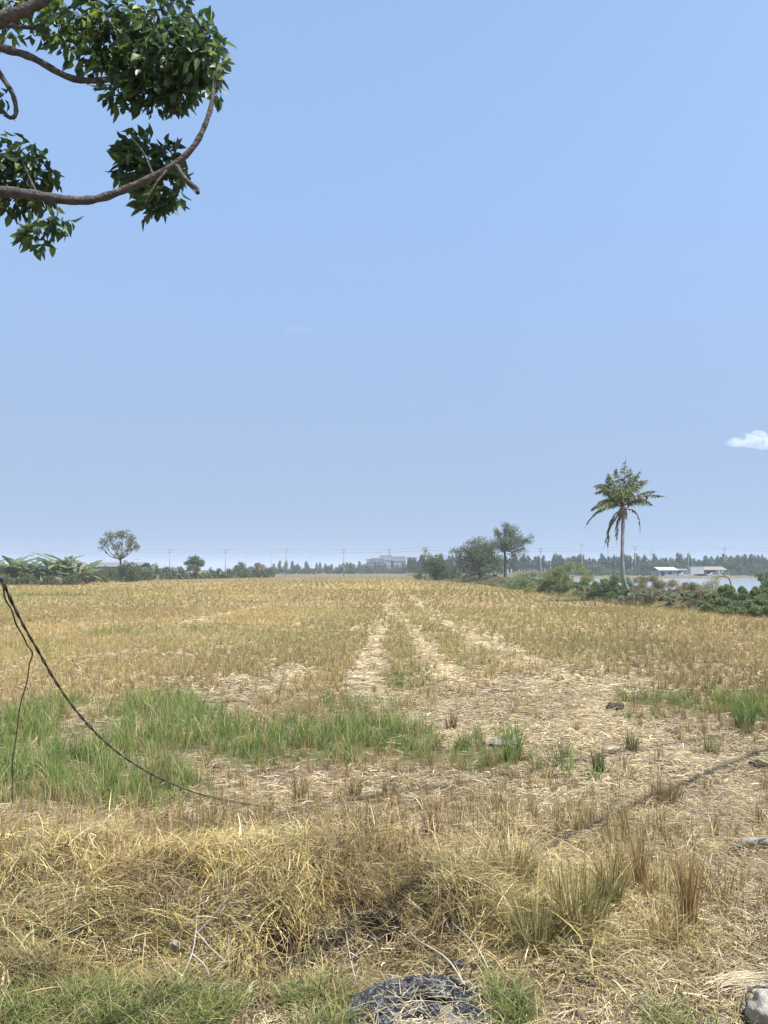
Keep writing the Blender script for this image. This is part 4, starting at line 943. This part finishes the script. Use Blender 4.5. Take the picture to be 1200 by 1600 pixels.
# pale strip: low hedge right part toward the centre (far)
def proto_bush(seed, cols, L=.5):
    cc, rr = [], []
    r_ = random.Random(seed)
    for j in range(16):
        a = r_.uniform(-1, 1); h_ = (1-.5*a*a)*r_.uniform(.3, 1)*4; rr.append((.9, .9, .7)); cc.append((a*2.6, r_.uniform(-1.5, 1.5), max(.5, h_-.5)))
    o, _ = leafset(cc, rr, 640, L, L*.7, cols, parent=None, name='foliage', m=M['leaf'], shell=.1)
    me = o.data; bpy.data.objects.remove(o); return me
FC = [(.10, .14, .07), (.085, .12, .06), (.13, .165, .08)]
pb = [proto_bush(k, FC) for k in range(4)]
for k in range(52):
    px = 405+k*5.3+random.uniform(-2, 2); Y = random.uniform(400, 470); x = P(px, 890, Y).x
    o = link('far_bush', pb[k % 4]); o.location = (x, Y, 0); s = random.uniform(.75, 1.3); o.scale = (s, s, s*random.uniform(.8, 1.5)); o.rotation_euler.z = random.uniform(0, 6)
    tag(o, 'hazy bush in the distant tree line behind the middle of the field', 'bush', 'distant bushes behind the field centre')
# distant slender trees
def proto_slim(seed, cols, wide=1.):
    r_ = random.Random(seed); cc, rr = [], []
    for j in range(11):
        z = 1.6+j*.62; k = math.sin(math.pi*min(1, (j+1.2)/12.2))**.6; cc.append((r_.uniform(-.3, .3)*wide, r_.uniform(-.3, .3), z)); rr.append((.95*k*wide*r_.uniform(.7, 1.3), .9*k*wide, .6))
    o, _ = leafset(cc, rr, 620, .55, .32, cols, dirbias=(0, 0, 1), parent=None, name='crown', m=M['leaf'], shell=.1); me = o.data; bpy.data.objects.remove(o)
    b = MB(); b.tube([Vector((0, 0, -.3)), Vector((.05, 0, 4)), Vector((0, 0, 8))], [.14, .1, .04], 6); t_ = npmesh('trunk', np.concatenate(b.v), b.f, None, True); t_.materials.append(M['bark'])
    return me, t_
ps = [proto_slim(k, FC if k % 2 else DGR) for k in range(5)]
def slim(px, Y, sc, lab, grp, k, wz=1.):
    x = P(px, 890, Y).x; r = thing('slender_tree', (x, Y, 0), lab, 'tree', grp); me, t_ = ps[k % 5]; link('crown', me, r); link('trunk', t_, r); r.scale = (sc*wz, sc*wz, sc); r.rotation_euler.z = random.uniform(0, 6)
px = 640; k = 0
while px < 1262:
    slim(px, random.uniform(340, 380), random.uniform(.78, 1.14)*(1.05 if px > 900 else 1), ('slender dark tree in the long planted row beyond the pond' if px > 832 else 'slender dark tree showing in the gaps behind the right tree group'), 'slender trees in the row beyond the pond' if px > 832 else 'slender trees behind the right tree group', k); k += 1
    px += random.uniform(3.2, 5.6)
for k in range(26):
    px = 430+k*9+random.uniform(-4, 4); slim(px, random.uniform(470, 540), random.uniform(.62, 1.0), 'small slender tree in the hazy line behind the field centre', 'slender trees behind the field centre', k, 1.2)
# rounder trees in the right row
for (px, ty, r, lab) in [(1051, 874, 13, 'round green tree behind the left shed'), (1143, 877, 14, 'round light green tree behind the right shed'), (930, 880, 14, 'low round tree in the row left of the palm trunk'), (1010, 878, 12, 'round tree in the row right of the palm trunk'), (1180, 880, 12, 'round tree near the right end of the row')]:
    Y = 320; tree('round_tree', lab, 'tree', gb(px, Y), 6.3, lobpx(px, 896, Y, [(px, ty+6, r, 6), (px-r*.5, ty+11, r*.6, 6), (px+r*.5, ty+11, r*.6, 6)]), 800, .6, .36, GRN+YG[:1], .2)
# bushes under the row
pb2 = [proto_bush(20+k, GRN, .45) for k in range(3)]
for k in range(46):
    px = 830+k*8.6+random.uniform(-3, 3); Y = random.uniform(300, 335)
    if 1020 < px < 1140 and random.random() < .5: continue
    o = link('far_bush', pb2[k % 3]); o.location = (P(px, 890, Y).x, Y, 0); s = random.uniform(.55, .95); o.scale = (s*1.2, s, s); o.rotation_euler.z = random.uniform(-.4, .4)
    tag(o, 'low green bush at the foot of the tree row beyond the pond', 'bush', 'bushes at the foot of the row beyond the pond')

# ------------------------------------------------------------------ far sheds, cabin, car, factory
M['grey_roof'] = mat('grey_roof', (.20, .20, .21), noise=(1.5, (.14, .13, .13)), rough=.8)
M['white_wall'] = mat('white_wall', (.46, .46, .46), noise=(1, (.38, .38, .38)), rough=.7)
M['grey_wall'] = mat('grey_wall', (.38, .38, .38), noise=(1, (.3, .3, .3)), rough=.8)
M['brown_roof'] = mat('brown_roof', (.22, .17, .15), noise=(1, (.3, .25, .22)), rough=.8)
M['dark_wall'] = mat('dark_wall', (.12, .12, .11), noise=(1, (.08, .08, .075)), rough=.85)
M['glass'] = mat('dark_glass', (.03, .035, .04), rough=.15, spec=.5)
M['blue_wall'] = mat('blue_wall', (.10, .15, .23), noise=(.2, (.08, .12, .19)), rough=.7)
M['pale_wall'] = mat('pale_wall', (.24, .27, .27), noise=(.2, (.19, .21, .22)), rough=.7)
M['dark'] = mat('dark_inside', (.03, .03, .03), rough=.9)
def wpx(px, Y): return P(px, 890, Y).x
def hpx(py, Y): return P(600, py, Y).z
def roof(b, x0, x1, y0, y1, z0, z1, over=.4, t=.15):
    ym = (y0+y1)/2
    for (ya, yb, za, zb) in ((y0-over, ym, z0, z1), (ym, y1+over, z1, z0)):
        b.add([(x0-over, ya, za), (x1+over, ya, za), (x1+over, yb, zb), (x0-over, yb, zb), (x0-over, ya, za+t), (x1+over, ya, za+t), (x1+over, yb, zb+t), (x0-over, yb, zb+t)],
              [np.array([(0, 3, 2, 1), (4, 5, 6, 7), (0, 1, 5, 4), (1, 2, 6, 5), (2, 3, 7, 6), (3, 0, 4, 7)])])
def house(name, label, cat, px0, px1, Y, dep, ztop, zeave, wall, rf, opens=(), open_front=False):
    x0, x1 = wpx(px0, Y), wpx(px1, Y); cx = (x0+x1)/2; root = thing(name, (cx, Y, 0), label, cat); x0 -= cx; x1 -= cx
    if open_front:
        for x in np.linspace(x0+.1, x1-.1, max(3, int((x1-x0)/3))):
            for yy in (0, dep): p = MB(); p.box(x-.08, x+.08, yy-.08, yy+.08, -.2, zeave); p.build('post', M[wall], root, cols=False)
        p = MB(); p.box(x0+.2, x1-.2, dep-.3, dep-.15, -.1, zeave-.05); p.build('back_wall', M['dark'], root, cols=False)
    else: p = MB(); p.box(x0, x1, 0, dep, -.2, zeave); p.build('wall', M[wall], root, cols=False)
    p = MB(); roof(p, x0, x1, 0, dep, zeave+.003, ztop); p.build('roof', M[rf], root, cols=False)
    for (f0, f1, z0, z1, nm) in opens:
        p = MB(); p.box(x0+(x1-x0)*f0, x0+(x1-x0)*f1, -.06, .05, z0, z1); p.build(nm, M['glass'], root, cols=False)
    return root
house('shed', 'low grey shed with a pale roof left of the white cabin across the pond', 'shed', 1030, 1058, 262, 8, 3.1, 2.1, 'grey_wall', 'white_wall', [(.1, .3, 0, 1.7, 'door'), (.5, .7, .8, 1.6, 'window')])
house('shed', 'dark open shed between the grey shed and the white cabin', 'shed', 1060, 1076, 264, 7, 2.6, 2.0, 'grey_wall', 'grey_roof', open_front=True)
house('shed', 'long low brown roofed open shed right of the white cabin across the pond', 'shed', 1102, 1134, 264, 8, 3.3, 2.2, 'grey_wall', 'brown_roof', open_front=True)
x0, x1 = wpx(1079, 258), wpx(1100, 258); r = thing('white_cabin', ((x0+x1)/2, 258, 0), 'white boxy cabin standing raised between the sheds across the pond', 'cabin'); hw = (x1-x0)/2
p = MB(); p.box(-hw, hw, 0, 2.4, .9, hpx(884.5, 258)); p.build('body', M['white_wall'], r, cols=False)
for s in (-1, -.33, .33, 1):
    p = MB(); p.box(s*(hw-.15)-.1, s*(hw-.15)+.1, .1, .3, -.2, .9); p.build('leg', M['dark'], r, cols=False)
p = MB(); p.box(-hw-.1, hw+.1, -.1, 2.5, hpx(884.5, 258)+.002, hpx(884.5, 258)+.12); p.build('roof', M['grey_roof'], r, cols=False)
def car(px, Y, label, m):
    r = thing('parked_car', (wpx(px, Y), Y, -.0), label, 'car'); b = MB()
    prof = [(-2.1, .35), (-2.1, .8), (-1.9, .95), (-1.2, 1.0), (-.7, 1.42), (.8, 1.45), (1.5, 1.0), (2.0, .9), (2.1, .7), (2.1, .35)]
    n = len(prof); V = [(x, y, z) for y in (-.85, .85) for x, z in prof]
    b.add(V, [np.array([list(range(n))]), np.array([list(range(n, 2*n))[::-1]]), np.array([(i, (i+1) % n, n+(i+1) % n, n+i) for i in range(n)])]); b.build('body', M[m], r, cols=False)
    b = MB(); b.add([(-1.05, -.86, 1.0), (-.65, -.86, 1.35), (.75, -.86, 1.37), (1.3, -.86, 1.0), (-1.05, -.875, 1.0), (-.65, -.875, 1.35), (.75, -.875, 1.37), (1.3, -.875, 1.0)], [np.array([(4, 7, 6, 5), (0, 1, 2, 3), (0, 4, 5, 1), (1, 5, 6, 2), (2, 6, 7, 3), (3, 7, 4, 0)])]); b.build('window', M['glass'], r, cols=False)
    for x in (-1.3, 1.3):
        for y in (-.8, .8): b = MB(); b.tube([Vector((x, y-.1, .32)), Vector((x, y+.1, .32))], .32, 14); b.build('wheel', M['dark'], r, cols=False)
car(1116, 250, 'white car parked in front of the brown roofed shed', 'white_wall')
car(1070, 252, 'small white car parked between the dark shed and the white cabin', 'white_wall')
# far shore strip
b = MB(); xs_ = np.linspace(60, 330, 120); 
V = []; 
for x in xs_: V += [(x, 243+random.uniform(-1, 1), -.2), (x, 245, .35+random.uniform(-.1, .15)), (x, 249, .02)]
q = [(i*3+s, (i+1)*3+s, (i+1)*3+s+1, i*3+s+1) for i in range(119) for s in range(2)]
b.add(V, [np.array(q)]); M['dyke'] = mat('dyke', (.17, .14, .11), noise=(.6, (.11, .10, .065)), rough=.95); o = b.build('pond_bank', M['dyke'], None, cols=False); tag(o, kind='structure')
# dyke behind the field
b = MB(); V = []; xs_ = np.linspace(-150, 30, 160)
for x in xs_: V += [(x, 330, -.1), (x, 333+random.uniform(-1, 1), .45+random.uniform(-.15, .2)), (x, 338, -.05)]
q = [(i*3+s, (i+1)*3+s, (i+1)*3+s+1, i*3+s+1) for i in range(159) for s in range(2)]
b.add(V, [np.array(q)]); o = b.build('dyke', M['dyke'], None, cols=False); tag(o, kind='structure')

house('long_barn', 'long dark grey barn roof showing behind the airy rounded tree', 'barn', 133, 216, 260, 14, 4.8, 3.3, 'dark_wall', 'grey_roof', [(k/12+.02, k/12+.05, .8, 2, 'window') for k in range(12)])
# distant factory
Y = 760; cx = wpx(612, Y); fac = thing('factory', (cx, Y, 0), 'pale blue hazy factory blocks with a short tower on the horizon behind the field', 'factory')
def fblk(px0, px1, ty, y0, y1, m, nm, wins=0):
    x0, x1 = wpx(px0, Y)-cx, wpx(px1, Y)-cx; z1 = hpx(ty, Y); p = MB(); p.box(x0, x1, y0, y1, -.3, z1); o = p.build(nm, M[m], fac, cols=False)
    p = MB(); p.box(x0-.3, x1+.3, y0-.3, y1+.3, z1+.003, z1+.6); p.build('parapet', M['grey_wall'], o, cols=False)
    for k in range(wins):
        for zz_ in (z1*.3, z1*.62):
            wx = x0+(x1-x0)*(k+.5)/wins; p = MB(); p.box(wx-1, wx+1, y0-.08, y0+.1, zz_, zz_+1.8); p.build('window', M['glass'], o, cols=False)
fblk(572, 580.5, 874, 4, 24, 'pale_wall', 'side_block', 2); fblk(581, 600, 872.5, 0, 22, 'blue_wall', 'office_block', 5)
fblk(593, 613, 867.5, 24, 50, 'pale_wall', 'main_hall', 5); fblk(613.2, 635, 869.5, 24, 50, 'pale_wall', 'main_hall', 6); fblk(637, 652, 871, 6, 28, 'blue_wall', 'tower_block', 4)
fblk(600.5, 636.5, 881, 10, 20, 'grey_wall', 'low_hall', 8); fblk(607.8, 610.5, 858, 30, 33, 'pale_wall', 'stack', 0)

# ------------------------------------------------------------------ utility poles and wires
PO = [(214, 872, 330, .5), (265, 857, 300, 1), (288, 880, 420, .6), (352, 857, 300, 1), (384, 862, 420, .8), (424, 859, 430, .8), (447, 856.5, 300, 1.1), (486, 870, 480, .7), (537, 857, 300, 1.2), (590, 862, 430, .8), (667, 853, 260, 1.1), (845, 855, 270, 1.2), (910, 848, 340, 1.6), (993, 852, 300, 1.3), (1018, 860, 345, 1), (1076, 864, 330, .8), (1133, 854, 340, 1.4), (1235, 855, 300, 1.)]
ordn = ['first', 'second', 'third', 'fourth', 'fifth', 'sixth', 'seventh', 'eighth', 'ninth', 'tenth', 'eleventh', 'twelfth', 'thirteenth', 'fourteenth', 'fifteenth', 'sixteenth', 'seventeenth', 'eighteenth']
for k, (px, ty, Y, th) in enumerate(PO):
    x = wpx(px, Y); hz = hpx(ty, Y); r = thing('utility_pole', (x, Y, 0), ordn[k]+' thin concrete utility pole from the left along the horizon', 'utility pole', 'utility poles along the horizon')
    b = MB(); b.tube([Vector((0, 0, -.3)), Vector((0, 0, hz))], [.17*th, .11*th], 8); b.build('pole', M['concrete'], r, True, cols=False)
    b = MB(); b.box(-1.0, 1.0, -.28, -.14, hz-.7, hz-.55)
    if th > .9: b.box(-.8, .8, -.28, -.14, hz-1.6, hz-1.45)
    b.build('crossarm', M['concrete'], r, cols=False)
    for s in (-.9, 0.35, .9): b = MB(); b.tube([Vector((s, -.21, hz-.55)), Vector((s, -.21, hz-.3))], .07, 6); b.build('insulator', M['white_wall'], r, cols=False)
for zoff, lab in ((-.3, 'highest faint power wire strung between the horizon poles'), (-1.4, 'lower faint power wire strung between the horizon poles')):
    b = MB(); seq = [q for q in PO if q[2] == 300 or q[0] in (667, 845, 1133)]; seq = [(-60, 857, 300, 1)]+seq+[(1330, 857, 300, 1)]
    for a_, b2 in zip(seq[:-1], seq[1:]):
        A = Vector((wpx(a_[0], a_[2]), a_[2]-.2, hpx(a_[1], a_[2])+zoff)); Bv = Vector((wpx(b2[0], b2[2]), b2[2]-.2, hpx(b2[1], b2[2])+zoff))
        pts = [A.lerp(Bv, t)-Vector((0, 0, 4*t*(1-t)*.5)) for t in np.linspace(0, 1, 9)]; b.tube(pts, .028, 4, caps=False)
    tag(b.build('power_wire', M['wire'], None, cols=False), lab, 'wire', 'power wires above the horizon')

# ------------------------------------------------------------------ cloud (volume) and haze
def volmat(name, dens, color, noise=None, emit=None):
    m = bpy.data.materials.new(name); m.use_nodes = True; t = m.node_tree; t.nodes.clear()
    v = t.nodes.new('ShaderNodeVolumePrincipled'); v.inputs['Density'].default_value = dens; v.inputs['Color'].default_value = (*color, 1); o = t.nodes.new('ShaderNodeOutputMaterial')
    t.links.new(v.outputs[0], o.inputs['Volume'])
    if noise:
        tc = t.nodes.new('ShaderNodeTexCoord'); nz = t.nodes.new('ShaderNodeTexNoise'); nz.inputs['Scale'].default_value = noise; nz.inputs['Detail'].default_value = 5
        mr = t.nodes.new('ShaderNodeMapRange'); mr.inputs[1].default_value = .42; mr.inputs[2].default_value = .62; mr.inputs[3].default_value = 0; mr.inputs[4].default_value = dens
        t.links.new(tc.outputs['Object'], nz.inputs['Vector']); t.links.new(nz.outputs[0], mr.inputs[0]); t.links.new(mr.outputs[0], v.inputs['Density'])
    return m
def cloud(pts, Y, dens, label, ns):
    b = MB(); c0_ = P(pts[0][0], pts[0][1], Y)
    for k, (px, py, rx, rz) in enumerate(pts):
        V, F = lump(1, 200+k, 1, 2); c = P(px, py, Y); V = V/np.array([1, .8, 1])*np.array([m_(rx, Y), m_(rx, Y)*.7, m_(rz, Y)]); b.add(V+np.array(tuple(c-c0_)), [F])
    o = b.build('cloud', volmat('cloud', dens, (.98, .98, 1), ns), None, True, cols=False); o.location = c0_; tag(o, label, 'cloud'); return o
cloud([(1172, 688, 24, 11), (1150, 691, 17, 8), (1190, 692, 20, 11), (1185, 680, 14, 8), (1215, 696, 20, 8)], 4200, .022, 'small white puffy cloud above the palm at the right edge', .014)
cloud([(462, 515, 22, 5), (484, 517, 16, 5)], 5000, .0009, 'very faint thin wisp of cloud in the blue sky left of centre', .02)
hz = MB(); hz.box(-2950, 2950, -2950, 2950, -1.9, 26)
o = hz.build('haze', volmat('haze', .00042, (.80, .89, 1.0)), None, cols=False); tag(o, kind='stuff')
